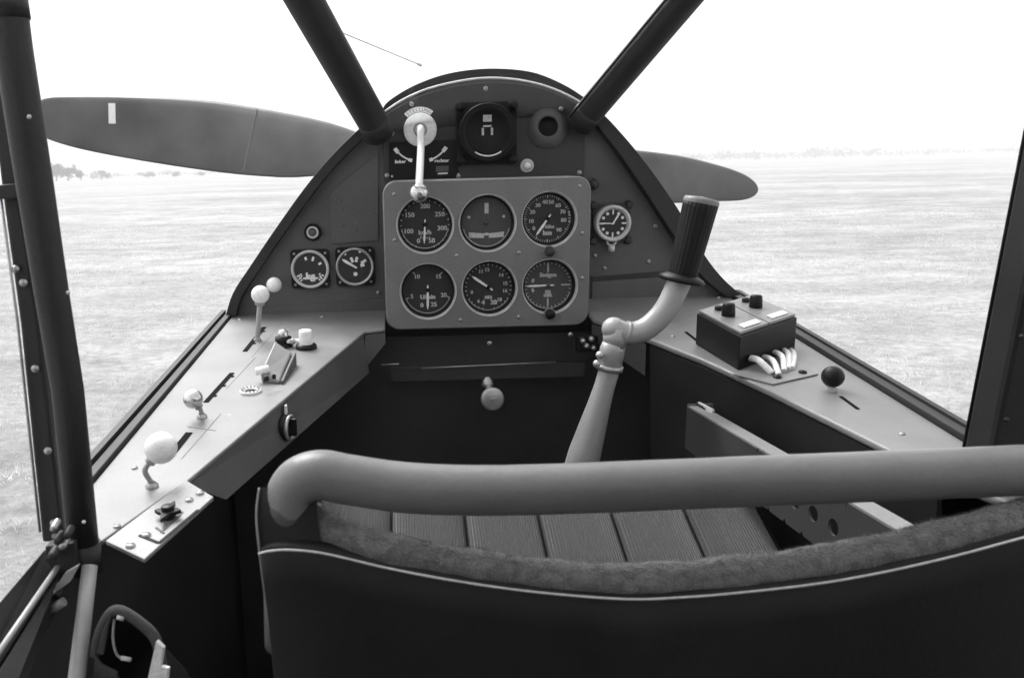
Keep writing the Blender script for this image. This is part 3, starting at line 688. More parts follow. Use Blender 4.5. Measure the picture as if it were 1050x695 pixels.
# small black ball lever
base = rp(851, 400); c = atY(854, 386, base.y)
t = thing('ball_lever', 'short lever with a black ball knob on the right console', 'lever', base, 'console levers')
part('arm', MB().tube([base, c], .0035, 12), m_alu, t); part('ball', MB().ball(c, 11.5*k_at(base.y)), m_black, t)
part('pivot', MB().lathe([(.007, 0), (.007, .002), (.004, .005)], base, NR, 16), m_alu, t)

# ------------------------------------------------------------------ control stick
SY = .90
def sp(px, py, dy=0.): return atY(px, py, SY+dy)
ks = k_at(SY)
st = thing('control_stick', 'white control stick with a bent neck and black ribbed grip', 'control stick', V((sp(590,480).x-.02, SY, 1.35)))
p_top, p_bot = sp(627, 372), sp(592, 490); dd = (p_bot-p_top)
low_ = [p_top, lin(p_top, p_bot, .35), lin(p_top, p_bot, .62), p_bot, p_bot+dd*1.2, p_bot+dd*3.0]
part('lower_tube', MB().tube(spline(low_, 5), [(10.8+6.6*min(1, max(0, i-3)/10))*ks for i in range(26)], 24), m_alu, st)
part('collar', MB().tube([sp(630,352), sp(628,358), sp(624,380)], [12*ks, 13*ks, 12.5*ks], 24), m_alu, st)
for x, y in ((615,364),(612,373)):
    q = sp(x, y, -.012); part('bolt', MB().ball(q, 4.2*ks, 14), m_steel, st)
part('clamp_band', MB().tube([sp(625,374), sp(624,379)], [14.6*ks]*2, 24), m_steel, st)
part('elbow', MB().ball(sp(629,337), 12.2*ks), m_alu, st)
part('elbow_neck', MB().tube([sp(631,336), sp(630,356)], [12.5*ks, 12*ks], 24), m_alu, st)
neck = spline([sp(628,337), sp(645,342), sp(664,336), sp(682,318), sp(695,293), sp(697,286)], 6)
part('neck', MB().tube(neck, [12*ks]*len(neck), 24), m_alu, st)
part('neck_band', MB().tube([sp(640,341), sp(643,342)], [13.2*ks]*2, 24), m_alu, st)
g0, g1 = sp(699, 286), sp(719, 207); gd = (g1-g0).normalized()
part('guard', MB().lathe([(10*ks, -.003), (22*ks, -.0035), (23.5*ks, -.001), (22*ks, .002), (13*ks, .006)], g0, gd, 36), m_rubber, st)
gl = (g1-g0).length; n_ = 12
part('grip', MB().tube([g0+gd*gl*i/n_ for i in range(n_+1)], [(14.5+3.2*i/n_)*ks for i in range(n_+1)], 96, True, 0, lambda i, j: 1.0 if j % 4 else .955), m_rubber, st)
part('grip_cap', MB().lathe([(17.8*ks, -.002), (17.9*ks, .001), (16.5*ks, .004), (0, .0055)], g1, gd, 36), m_box, st)

# ------------------------------------------------------------------ centre: pull knob and rail under the plate
q = atY(505, 409, 1.06)
t = thing('pull_handle', 'pull handle with a round pale knob hanging below the grey plate', 'handle', atY(502, 395, 1.09))  # a pull handle, what it works is unknown
part('bracket', MB().lathe([(0, -.004), (.007, -.004), (.0085, 0), (.006, .006), (.003, .010)], atY(500, 394, 1.09), (0, .2, 1), 18), m_steel, t)
part('rod', MB().tube([atY(500,394,1.09), atY(503,403,1.07)], .004, 12), m_steel, t)
part('knob', MB().lathe([(.004, .012), (.010, .008), (.0155, .004), (.0155, -.002), (.0135, -.004), (.010, -.0035), (.008, -.0045), (.004, -.004), (0, -.005)], q, (.0, 1, -.15), 32), m_steel, t)
t = thing('cross_rail', 'thin dark cross rail with a worn bright edge under the grey plate', 'rail', atY(500, 376, 1.12))
part('rail', MB().box(atY(500, 381, 1.13), (.27, .012, .018), Matrix.Rotation(0, 3, 'Y')), m_cabin, t)
part('worn_edge', MB().tube([atY(432,377.5,1.118), atY(570,371,1.118)], .0009, 6), m_steel, t)
part('worn_edge', MB().tube([atY(391,374,1.118), atY(409,373,1.118)], .0012, 6), m_steel, t)
for x, y in ((502,352),(387,354),(585,343)): screw(x, y, 1.122, t, 1.0)
t = thing('wire_terminals', 'cluster of small dark wire terminals beside the stick elbow', 'terminals', atY(603, 350, 1.1))
for x, y in ((597,349),(606,347),(608,356),(601,354)):
    part('terminal', MB().lathe([(.0035, 0), (.0035, -.006), (.002, -.008), (0, -.008)], atY(x, y, 1.1), (0, 1, 0), 12), m_steel, t)
part('block', MB().box(atY(602, 352, 1.108), (.03, .012, .022)), m_black, t, bevel=.001)

# ------------------------------------------------------------------ perforated side rail right of the seat
RX = .325
ra, rb, rc2 = atX(706, 416, RX), atX(776, 463, RX), atX(926, 546, RX)
sr = thing('side_rail', 'perforated light metal rail running along the right of the seat', 'rail', lin(ra, rc2, .5)+V((0, 0, -.05)))
ax_ = (rc2-ra); L_ = ax_.length; ax_ = ax_.normalized(); dnv = V((0, 0, -1)); hgt = .05
# web with oval holes: columns of quads round each hole
b = MB(); nh = 5
hs = .46; he = .84
def wp(s, z): return ra+ax_*(s*L_)+dnv*(z*hgt)
b.add([wp(0, .02), wp(hs, .02), wp(hs, 1), wp(0, 1)], [(0, 1, 2, 3)]); b.add([wp(he, .02), wp(1.06, .02), wp(1.06, 1), wp(he, 1)], [(0, 1, 2, 3)])
for i in range(nh):
    s0, s1 = hs+(he-hs)*i/nh, hs+(he-hs)*(i+1)/nh; sm_ = (s0+s1)/2; zc = .52
    vs = []; nn = 32
    for j in range(nn):
        a = 2*math.pi*(j+.5)/nn; dx, dz_ = math.cos(a), math.sin(a); t_ = 1/max(abs(dx), abs(dz_))
        vs += [wp(sm_+dx*.24*(s1-s0), zc+dz_*.13), wp(sm_+dx*t_*.5*(s1-s0), max(.02, min(1, zc+dz_*t_*.5)))]
    b.add(vs, [(2*j, 2*j+1, 2*((j+1) % nn)+1, 2*((j+1) % nn)) for j in range(nn)])
web = part('web', b, mat('rail grey paint', .026, .55, bump=.1, wear=.1), sr); md = web.modifiers.new('thick', 'SOLIDIFY'); md.thickness = .002
part('flange', MB().slab([wp(0, 0), wp(1.06, 0), wp(1.06, 0)+V((.016, 0, 0)), wp(0, 0)+V((.016, 0, 0))], (0, 0, -.0022)), m_box, sr, bevel=.0006)
part('end_plate', MB().slab([wp(0, 0)+V((0, .002, .001)), wp(0, 0)+V((.03, .002, .001)), wp(0, 1)+V((.03, .002, 0)), wp(0, 1)+V((0, .002, 0))], (0, .002, 0)), m_panel, sr)
part('clip', MB().tube([atX(714,424,RX+.012), atX(716,414,RX+.012), atX(724,420,RX+.012), atX(728,436,RX+.012)], .0028, 8), m_black, sr)
part('gusset', MB().slab([atX(716,412,RX+.01), atX(731,420,RX+.012), atX(729,436,RX+.012), atX(716,428,RX+.01)], (.002, 0, 0)), m_edge, sr)
t = thing('control_cable', 'thin taut wire beside the perforated rail under the right console', 'wire', atX(760, 448, RX+.03))
part('strand', MB().tube([atX(730,428,RX+.03), atX(775,457,RX+.03), atX(800,470,RX+.03)], .0008, 6), m_wire, t)
part('turnbuckle', MB().tube([atX(728,427,RX+.03), atX(731,429,RX+.03)], .0022, 8), m_steel, t)

# ------------------------------------------------------------------ pilot seat
TY = .40
def tp_(px, py, dy=0.): return atY(px, py, TY+dy)
kt = k_at(TY)
seat = thing('pilot_seat', 'leather-backed pilot seat with a padded top bar and pleated cloth cushion', 'seat', V((.125, .5, 1.35)))
bar = spline([tp_(296,640), tp_(295,580), tp_(294,530), tp_(302,499), tp_(326,487), tp_(360,492), tp_(420,500), tp_(500,502.5), tp_(600,500), tp_(700,496), tp_(800,492), tp_(900,488), tp_(1000,484), tp_(1060,482), tp_(1095,488), tp_(1118,510), tp_(1126,560), tp_(1130,640)], 8)
nb = len(bar); rad = []
for i, p in enumerate(bar):
    t_ = i/(nb-1); rr = 27.5
    if t_ < .24: rr = 23.6 + 3.9*max(0, min(1, (t_-.02)/.19))
    if t_ > .80: rr = 26.5 - 8*max(0, (t_-.80)/.2)
    rad.append(rr*kt*(1+.012*noise.noise(p*60)))
part('top_bar', MB().tube(bar, rad, 32), m_leath, seat)
part('shade_sleeve', MB().tube(spline([tp_(295.5,519), tp_(294,523), tp_(294,540), tp_(295,580), tp_(296,660)], 6), [(23.5, 25.3, 26.2, 26.6, 26.8, 27)[min(i, 5)]*kt for i in range(25)], 36), m_leath_shade, seat)  # added sleeve, its darker colour paints the shade on the lower limb
# rear leather panel, bulging towards the camera
pipe_px = [(266,566),(278,563),(300,562),(335,566),(400,581),(470,594),(550,605),(640,612),(700,610),(750,606),(830,597),(900,585),(975,568),(1050,548),(1110,535),(1128,540)]
TYP = .375
pipe = spline([atY(x, y, TYP) for x, y in pipe_px], 6)
b = MB(); rows = 26; n_ = len(pipe); vs = []
for r_ in range(rows+1):
    f = r_/rows
    for i, p in enumerate(pipe):
        u = i/(n_-1); bulge = .018*math.sin(math.pi*u)*math.sin(math.pi*min(1, f*.9+.1)); z = p.z+( (1.40)-p.z)*f
        cx = .125; x = p.x+(cx-p.x)*.10*f
        nz = .003*noise.noise(V((x*11, z*7, 0)))+.0012*noise.noise(V((x*30, z*22, 4)))
        vs.append(V((x, TYP+.004-bulge+.10*f*0+nz*(f > 0), z)))
b.add(vs, [(r_*n_+i, r_*n_+i+1, (r_+1)*n_+i+1, (r_+1)*n_+i) for r_ in range(rows) for i in range(n_-1)], 0, True)
o = part('back_panel', b, m_leathd, seat); md = o.modifiers.new('thick', 'SOLIDIFY'); md.thickness = .012; md.offset = -1
ED = spline([tp_(266,500,-.004), tp_(263,530,-.012), tp_(268,580,-.02), tp_(276,640,-.02), tp_(286,700,-.02), tp_(290,760,-.02)], 6)
part('side_seam', MB().tube(ED, .0006, 8), m_pipe if 0 else m_leath, seat)
part('side_cheek', MB().add([p for p in ED]+[p+V((.03, .004, 0)) for p in ED]+[p+V((.014, .03, 0)) for p in ED], [(i, i+1, len(ED)+i+1, len(ED)+i) for i in range(len(ED)-1)]+[(i, i+1, 2*len(ED)+i+1, 2*len(ED)+i) for i in range(len(ED)-1)], 0, True), m_leathd, seat)
part('piping', MB().tube([p+V((0, -.003, .0006)) for p in pipe], .0006, 8), m_pipe, seat)
# plush roll along the rim of the back
pl_px = [(292,515),(318,530),(345,548),(385,562),(440,573),(500,583),(560,591),(620,595),(690,593),(750,588),(820,580),(900,566),(960,553),(1020,538),(1060,526),(1100,515)]
pl = spline([atY(x, y, .388+.022*max(0, 1-(x-300)/70)+.02*max(0, (x-1040)/60)) for x, y in pl_px], 14)
pr = [ (19.2 + 1.1*math.sin(i*.31) )*k_at(.388)*(1-.10*math.exp(-((i % 42-21)/2.0)**2)) for i in range(len(pl))]
def fuzz(i, j): return 1+.07*noise.noise(V((i*.5, j*.5, 3)))+.05*noise.noise(V((i*2.3, j*2.1, 9)))+.04*noise.noise(V((i*.13, j*.3, 1)))
part('plush_roll', MB().tube(pl, pr, 40, True, 0, fuzz), m_plush, seat)
b = MB(); random.seed(3)
for i in range(26000):                    # nap of the plush
    a = random.random()*(len(pl)-2); i0 = int(a); p = lin(pl[i0], pl[i0+1], a-i0); th = random.uniform(-.9, 2.6)
    d = V((random.gauss(0, .25), -math.cos(th), math.sin(th))).normalized(); tt = (pl[i0+1]-pl[i0]).normalized(); d = (d-tt*tt.dot(d)*.8).normalized()
    q = p+d*pr[i0]*.97; d2 = (d+V((random.gauss(0, .5), random.gauss(0, .5), random.gauss(0, .5)))).normalized(); s_ = tt.cross(d2).normalized()*.00013
    if random.random() < .5: s_ = tt*.00013
    h_ = random.uniform(.0008, .0027); b.add([q-s_, q+s_, q+d2*h_], [(0, 1, 2)])
o = part('plush_nap', b, m_plush, seat); o['kind'] = 'stuff'
part('back_lining', MB().slab([V((-.06, .398, 1.86)), V((.31, .398, 1.86)), V((.31, .43, 1.45)), V((-.06, .43, 1.45))], (0, .01, 0)), m_leathd, seat)
# pleated cushion, rising to the front
c_mid = atY(560, 547, .75); sl = V((0, 1, .36)).normalized(); W = .42; cxm = .1245
b = MB(); npl = 6; sub = 16; rowsY = 26
vs = []; nx_ = npl*sub+1
edge5 = atY(787, 541, .75).x
pw = (edge5-atY(478, 545, .75).x)/4
xL = edge5-npl*pw
for r_ in range(rowsY+1):
    s_ = -.24+.32*r_/rowsY; base = V((0, .75, c_mid.z))+sl*s_
    rnd = 0
    if r_ > rowsY-5: rnd = -.012*((r_-(rowsY-5))/5)**2
    for i in range(nx_):
        u = (i % sub)/sub; hump = .013*(1-abs(2*u-1)**4.0) if i % sub else -.004
        vs.append(base+V((xL+npl*pw*i/(nx_-1), 0, hump+rnd)))
b.add(vs, [(r_*nx_+i, r_*nx_+i+1, (r_+1)*nx_+i+1, (r_+1)*nx_+i) for r_ in range(rowsY) for i in range(nx_-1)], 0, True)
o = part('cushion', b, m_cloth, seat); md = o.modifiers.new('thick', 'SOLIDIFY'); md.thickness = .05; md.offset = -1
for kq in range(npl+1):
    X = xL+pw*kq; part('seam', MB().tube([V((X, .75, c_mid.z+.001))+sl*s_ for s_ in (-.24, -.1, .0, .06)], .0010, 8), m_slot, seat)
pan = [V((xL-.004, .75, c_mid.z))+sl*(-.24), V((edge5+.004, .75, c_mid.z))+sl*(-.24), V((edge5+.004, .75, c_mid.z))+sl*.08, V((xL-.004, .75, c_mid.z))+sl*.08]
part('seat_pan', MB().slab([p+V((0, 0, -.053)) for p in pan], (0, 0, -.03)), m_cabin, seat)
b = MB()
for x in (xL+.03, edge5-.03):
    b.tube([V((x, .55, 1.62)), V((x, .52, .93))], .012, 12); b.tube([V((x, .78, 1.70)), V((x, .85, .93))], .012, 12)
part('leg_frame', b, m_frame, seat)

# ------------------------------------------------------------------ window posts and struts
def post(name, label, P, R, m=m_frame, n=20, parts=()):
    t = thing(name, label, 'post', P[0]); part('tube', MB().tube(P, R, n), m, t); return t
LY = .50; kl = k_at(LY); _a, _b = atY(14,50,LY), atY(-2,-70,LY); TL = _b+(_b-_a)*((2.74-_b.z)/(_b.z-_a.z))
lpost = post('door_post', 'thick dark tubular post left of the cockpit', [atY(87,573,LY), atY(69.5,400,LY), atY(53,300,LY), atY(36,191,LY), atY(14,50,LY), atY(7,0,LY), atY(-2,-70,LY), TL], [16.5*kl, 16.5*kl, 17*kl, 18*kl, 18*kl, 18.5*kl, 18.5*kl, 18.5*kl])
part('socket', MB().tube([atY(88.5,585,LY), atY(86,556,LY)], [17.6*kl]*2, 20), m_frame, lpost)
part('top_band', MB().tube([atY(10,20,LY), atY(6,-8,LY)], [19.5*kl]*2, 20), m_frame, lpost)
for x, y in ((70,300),(30,120),(86,535)): part('rivet', MB().ball(atY(x, y, LY-.022), .0012, 10), m_edge, lpost)
lt = thing('frame_tube', 'bare pale metal tube going down from the foot of the thick left post', 'tube', atY(70, 700, .47))
part('tube', MB().tube([atY(92,580,.49), atY(86,632,.47), atY(78,700,.45), atY(70,760,.43)], [8.5*k_at(.49), 9*k_at(.47), 10*k_at(.45), 10*k_at(.43)], 20), m_alu, lt)
part('lug', MB().slab([atY(66,588,.475), atY(80,580,.475), atY(72,596,.475), atY(50,612,.475)], (0, .004, 0)), m_alu, lt)
tp2 = thing('window_bar', 'thin dark riveted window bar beside the thick left post', 'bar', atY(55, 552, .54))
k5 = k_at(.54)
b = MB(); b.slab([atY(43,556,.54), atY(20,330,.54), atY(2,200,.54), atY(-12,80,.54), atY(-56,-290,.54), atY(-40,-290,.54), atY(4,80,.54), atY(19,200,.54), atY(39,330,.54), atY(66,556,.54)], (0, .012, 0)); part('bar', b, m_frame, tp2, bevel=.002)
part('seal_strip', MB().tube([atY(41,545,.535), atY(18,330,.535), atY(-1,190,.535)], .0010, 8), m_steel, tp2)
part('cross_clip', MB().slab([atY(-6,190,.53), atY(22,188,.53), atY(24,202,.53), atY(-4,205,.53)], (0, .01, 0)), m_frame, tp2, bevel=.001)
for x, y in ((24,290),(36,378),(49,462),(55,536),(16,276)): part('rivet', MB().ball(atY(x, y, .537), .0026, 12), m_steel, tp2)
jb = thing('hinge_bolts', 'cluster of bolts where the left posts meet the sill', 'bolts', atY(60, 565, .48))
for i_, (x, y, r_) in enumerate([(57,538,.0032),(62,551,.004),(71,545,.0035),(66,556,.0034),(56,567,.0045),(62,606,.0035),(56,603,.003)]): r_ *= .72; part('bolt', MB().lathe([(0, -.005), (r_*.8, -.005), (r_, -.003), (r_, .004)], atY(x, y, .478), (0, 1, .2), 8), m_frame if i_ % 3 else m_steel, jb)
part('bracket', MB().slab([atY(46,560,.485), atY(76,556,.485), atY(80,584,.485), atY(60,590,.485), atY(46,575,.485)], (0, .01, 0)), m_frame, jb, bevel=.001)
part('lever_tab', MB().tube([atY(52,626,.475), atY(65,616,.475)], .0032, 10), m_alu, jb)
s0 = atY(48, 566, .50); s1 = atY(-80, 742, .36)
sl_ = thing('window_sill', 'dark lower window sill running back from the left post with pale edges', 'sill', lin(s0, s1, .5))
def sill(px0, px1, px2, px3, m, nm, d0=.5, d1=.36, th=.01): part(nm, MB().slab([atY(*px0, d0), atY(*px1, d1), atY(*px2, d1), atY(*px3, d0)], (0, 0, -th)), m, sl_, bevel=.001)
sill((46,562), (-96,728), (-60,775), (64,578), m_frame, 'rail')
part('pale_edge', MB().tube([atY(39,594,.487), atY(-60,722,.38)], .0011, 8), m_alu, sl_)
part('pale_edge', MB().tube([atY(64,574,.492), atY(-40,724,.38)], .0019, 10), m_alu, sl_)
sill((66,578), (-36,742), (-8,762), (62,596), m_frame, 'lower_flange', .495, .37)
# right post
ryp = .62
rpost = thing('door_post', 'broad dark slanting post at the right edge', 'post', atY(1010, 455, ryp))
part('beam', MB().slab([atY(984,475,ryp), atY(1051,130,ryp), atY(1085,-40,ryp), atY(1118,-235,ryp), atY(1213,-235,ryp), atY(1180,-40,ryp), atY(1150,130,ryp), atY(1090,475,ryp)], (0, -.03, 0)), m_blackm, rpost, bevel=.004)
part('seal_strip', MB().tube([atY(985,475,ryp+.001), atY(1052,130,ryp+.001), atY(1086,-40,ryp+.001)], .0012, 8), m_blackm, rpost)
for x, y in ((1010,430),(1026,345),(1040,262)): part('rivet', MB().ball(atY(x+22, y, ryp-.031), .002, 10), m_frame, rpost)
# windscreen struts
def strut(P0, P1, r0, r1, label, edge):
    t = thing('windscreen_strut', label, 'strut', P0, 'windscreen struts'); d = P1-P0
    part('tube', MB().tube([P0-d*.03, P0, lin(P0, P1, .5), P1, P1+d*.8], [r0, r0, (r0+r1)/2, r1, r1], 20), m_frame, t)
    for e in edge: part('glazing_strip', MB().tube([P0+V(e), P1+V(e), P1+d*.8+V(e)], .0017, 6), m_panel if len(edge) > 1 else m_blackm, t)
    part('foot', MB().tube([P0-d*.08, P0+d*.02, P0+d*.05], [r0*1.03, r0*1.02, r0*1.0], 20), m_frame, t)
strut(atY(384,128,1.17), atY(311,-2,1.02), 15.5*k_at(1.17), 18.5*k_at(1.02), 'left dark tubular windscreen strut rising from the arched board', [(-.0075, -.0205, .0), (-.0072, -.0206, -.0022)])
strut(atY(601,119,1.19), atY(703,-2,1.06), 14*k_at(1.19), 15.5*k_at(1.06), 'right dark tubular windscreen strut rising from the arched board', [(-.0235, -.004, -.001)])

SL = atY(384,128,1.17)+(atY(311,-2,1.02)-atY(384,128,1.17))*1.8; SR = atY(601,119,1.19)+(atY(703,-2,1.06)-atY(601,119,1.19))*1.8
TR_ = atY(1165,-235,ryp)+V((0, -.015, 0))
rf = thing('roof_frame', 'dark tubular roof frame above the windscreen struts and door posts', 'frame', lin(SL, SR, .5))
part('cross_tube', MB().tube([SL, SR], .018, 16), m_frame, rf)
part('side_tube', MB().tube([SL, TL, V((TL.x, -1.5, 2.64))], .018, 16), m_frame, rf); part('side_tube', MB().tube([SR, TR_, V((TR_.x, -1.5, 2.64))], .018, 16), m_frame, rf)
# ------------------------------------------------------------------ pouch at lower left
bgy = .46
pc = thing('map_pouch', 'open dark pouch with a pale rim low at the left below the console', 'pouch', atY(130, 700, bgy))
rimp = spline([atY(x, y, bgy) for x, y in [(97,672),(102,650),(112,630),(124,626),(146,640),(160,656),(168,690)]], 6)
part('rim', MB().tube(rimp, .0034, 12), m_tan, pc)
b = MB(); nr = len(rimp); b.add(rimp+[p+V((.006, .04, -.05)) for p in rimp], [(i, i+1, nr+i+1, nr+i) for i in range(nr-1)], 0, True); b.add([p+V((.006, .04, -.05)) for p in rimp]+[atY(120, 760, bgy)+V((0, .04, -.05))], [[*range(nr), nr]])
part('bag', b, m_leathd, pc)
part('front_flap', MB().slab([atY(97,672,bgy-.004), atY(104,682,bgy-.004), atY(120,690,bgy-.004), atY(126,740,bgy-.004), atY(90,740,bgy-.004)], (0, .003, 0)), m_tan, pc, bevel=.001)
part('side_flap', MB().slab([atY(104,648,bgy-.005), atY(113,630,bgy-.005), atY(110,648,bgy-.005), atY(106,672,bgy-.005), atY(99,670,bgy-.005)], (0, .003, 0)), m_tan, pc, bevel=.001)
part('wire_loop', MB().tube(spline([atY(117,634,bgy), atY(116,655,bgy-.004), atY(121,672,bgy-.006), atY(135,676,bgy-.006)], 6), .0009, 8), m_steel, pc)
part('clasp', MB().tube([atY(120,632,bgy-.003), atY(127,634,bgy-.003)], .0016, 8), m_edge, pc)
part('clasp', MB().tube([atY(124,674,bgy-.008), atY(134,676,bgy-.008)], .0014, 8), m_edge, pc)
t = thing('paper_slip', 'white paper slip tucked upright beside the dark pouch', 'paper', atY(155, 700, .44))
part('sheet', MB().slab([atY(160,657,.44), atY(167,664,.44), atY(158,720,.44), atY(146,720,.44)], (.001, .002, 0)), m_white, t)
part('folded_tab', MB().slab([atY(165,683,.438), atY(172,685,.438), atY(168,720,.438), atY(158,720,.438)], (.001, .002, 0)), m_white, t)

# ------------------------------------------------------------------ cabin shell
cab = thing('aircraft_cabin', 'dark interior walls and floor of the cabin below the consoles', 'cabin', V((.12, .4, .9)))
lx, rx = A.x-.016, A2.x+.018
def quad(name, pts, off, m=m_cabin, **kw): return part(name, MB().slab(pts, off), m, cab, **kw)
quad('floor', [(lx-.1, -1.5, .92), (rx+.1, -1.5, .92), (rx+.1, PY+.05, .92), (lx-.1, PY+.05, .92)], (0, 0, -.02))
quad('firewall', [(lx, PY+.02, .92), (rx, PY+.02, .92), (rx, PY+.02, 1.89), (lx, PY+.02, 1.89)], (0, .01, 0))
quad('side_wall', [(lx, PY, .92), (lx, PY, A.z-.012), (lx, .66, B.z-.014), atX(56, 574, lx), atX(10, 634, lx), atX(-60, 738, lx), (lx, .2, 1.56), (lx, -1.5, 1.55), (lx, -1.5, .92)], (-.01, 0, 0))
quad('side_wall', [(rx, PY, .92), (rx, PY, A2.z-.012), (rx, .55, B2.z-.013), (rx, .46, 1.80), (rx, -1.5, 1.75), (rx, -1.5, .92)], (.01, 0, 0))
quad('rear_light_blocker', [(lx-.1, -1.5, .92), (rx+.1, -1.5, .92), (rx+.1, -1.5, 2.60), (lx-.1, -1.5, 2.60)], (0, -.02, 0))  # unseen wall, its height shaped to block low light from behind
quad('side_light_blocker', [(lx-.055, -1.5, 1.5), (lx-.055, .16, 1.58), (lx-.055, -.15, 2.25), (lx-.055, -1.5, 2.58)], (-.01, 0, 0))  # unseen side screens, added to keep out light from the rear sides
quad('side_light_blocker', [(rx, -1.5, 1.5), (rx, .16, 1.70), (rx, -.15, 2.25), (rx, -1.5, 2.58)], (.01, 0, 0))
quad('under_board', [(lx+.01, 1.165, 1.30), (rx-.01, 1.165, 1.30), (rx-.01, 1.165, 1.862), (lx+.01, 1.165, 1.862)], (0, .006, 0))
# nose cowling beyond the board
hub = atY(408, 157, 3.0)
b = MB(); secs = []
for f in range(9):
    t_ = f/8; Yq = PY+.04+(2.62-PY-.04)*t_; cx = .122+(hub.x-.122)*t_; cz = 1.86+(hub.z-.16-1.86)*t_**1.3; hw = .355*(1-t_)+.24*t_; hu = .32*(1-t_)**1.2*1.0+.0*t_; up_ = .30*(1-t_)+.17*t_; dn_ = .55*(1-t_)+.28*t_
    for j in range(32):
        a = 2*math.pi*j/32; secs.append(V((cx+hw*math.cos(a), Yq, cz+(up_ if math.sin(a) > 0 else dn_)*math.sin(a))))
b.add(secs, [(i*32+j, i*32+(j+1) % 32, (i+1)*32+(j+1) % 32, (i+1)*32+j) for i in range(8) for j in range(32)], 0, True); b.add(secs[-32:], [list(range(32))])
part('nose_cowling', b, m_frame, cab)

# ------------------------------------------------------------------ propeller
m_prop = mat('weathered propeller wood', .09, .5, bump=.15, bscale=60, var=.35, vscale=5, wear=.15)
prop = thing('propeller', 'two-bladed dark propeller in front of the nose', 'propeller', hub)
def twist(x): return -(.12+.85*max(0, 1-abs(x-408)/372)**1.3)
def blade(upper, lower, name):
    n_ = 40; ux = [p[0] for p in upper]
    def interp(P, x):
        for i in range(len(P)-1):
            (a, b_), (c, d) = P[i], P[i+1]
            if (a-x)*(c-x) <= 0: return b_+(d-b_)*((x-a)/(c-a) if c != a else 0)
        return P[-1][1]
    tipend = abs(upper[0][0]-408) > abs(upper[-1][0]-408)
    xs_ = [upper[0][0]+(upper[-1][0]-upper[0][0])*((i/n_)**2 if tipend else 1-(1-i/n_)**2) for i in range(n_+1)]
    vs = []; m_ = 16
    U = [(x, interp(upper, x)) for x in xs_]; L = [(x, interp(lower, x)) for x in xs_]
    for (x, yu), (_, yl) in zip(U, L):
        pu, pl_ = atY(x, yu, 3.0), atY(x, yl, 3.0); ch = (pu-pl_).length; tw = twist(x)*ch
        for j in range(m_):
            a = 2*math.pi*j/m_; s_ = (1-math.cos(a))/2; p = pu+(pl_-pu)*s_
            vs.append(p+V((0, (s_-.5)*tw+.10*ch*math.sin(a)*(1-.5*s_), 0)))
    b = MB(); b.add(vs, [(i*m_+j, i*m_+(j+1) % m_, (i+1)*m_+(j+1) % m_, (i+1)*m_+j) for i in range(n_) for j in range(m_)]+[list(range(m_)), [n_*m_+j for j in range(m_)]], 0, True)
    return part(name, b, m_prop, prop)
def sm2(P, n=6): return [(p.x, p.y) for p in spline([V((x, y, 0)) for x, y in P], n)]
bl = blade(sm2([(36,119),(39,106),(48,99.5),(80,98),(130,98),(200,101),(270,111),(340,126),(395,147),(408,150)]), sm2([(36,119.5),(39,134),(48,142),(80,152),(130,162),(200,173),(262,180),(320,181),(395,168),(408,164)]), 'blade')
br = blade(sm2([(408,150),(440,144),(520,144),(600,149),(655,154),(700,160),(740,170),(762,178),(772,184.5),(776.5,190),(777.5,194.5)]), sm2([(408,164),(440,172),(520,190),(600,202),(655,207),(690,208),(730,206.5),(758,205.5),(771,202),(776,198),(777.5,195)]), 'blade')
part('hub', MB().lathe([(0, -.12), (.08, -.11), (.11, -.05), (.11, .12), (.06, .2), (0, .22)], hub, (0, 1, 0), 28), m_frame, prop)
def bface(x, y, yu, yl, lift=.002):
    q = max(.02, min(.98, (y-yu)/(yl-yu))); ch = (atY(x, yu, 3)-atY(x, yl, 3)).length; a = math.acos(1-2*q)
    return atY(x, y, 3+(q-.5)*twist(x)*ch-.10*ch*math.sin(a)*(1-.5*q)-lift)
def bstrip(c0, c1, w, n_, yu, yl, m, name):
    L1 = [bface(c0[0]+(c1[0]-c0[0])*i/n_-w/2, c0[1]+(c1[1]-c0[1])*i/n_, yu, yl) for i in range(n_+1)]; L2 = [bface(c0[0]+(c1[0]-c0[0])*i/n_+w/2, c0[1]+(c1[1]-c0[1])*i/n_, yu, yl) for i in range(n_+1)]
    vs = L1+L2+[p+V((0, .006, 0)) for p in L1]+[p+V((0, .006, 0)) for p in L2]; k_ = n_+1
    part(name, MB().add(vs, [(i, i+1, k_+i+1, k_+i) for i in range(n_)]+[(i, i+1, 2*k_+i+1, 2*k_+i) for i in range(n_)]+[(k_+i, k_+i+1, 3*k_+i+1, 3*k_+i) for i in range(n_)]), m, prop)
bstrip((114.5,106), (115,127), 7, 5, 98, 159, m_white, 'blade_mark')
bstrip((263,111.5), (249,177), 1.0, 12, 109.5, 179.5, m_box, 'blade_seam')
part('shaft', MB().tube([hub+V((0, -.1, 0)), V((hub.x, 2.6, hub.z-.05))], .06, 16), m_frame, prop)
# thin wire seen above the nose
t = thing('aerial_wire', 'faint thin wire sloping across the sky behind the windscreen', 'wire', atY(356, 36, 2.4))
part('strand', MB().tube([atY(350,33.5,2.2), atY(430,66.5,2.6)], .0018, 6), mat('pale wire', .55, .6), t)
part('insulator', MB().tube([atY(428,65.5,2.59), atY(432,67.5,2.61)], .004, 8), m_edge, t)

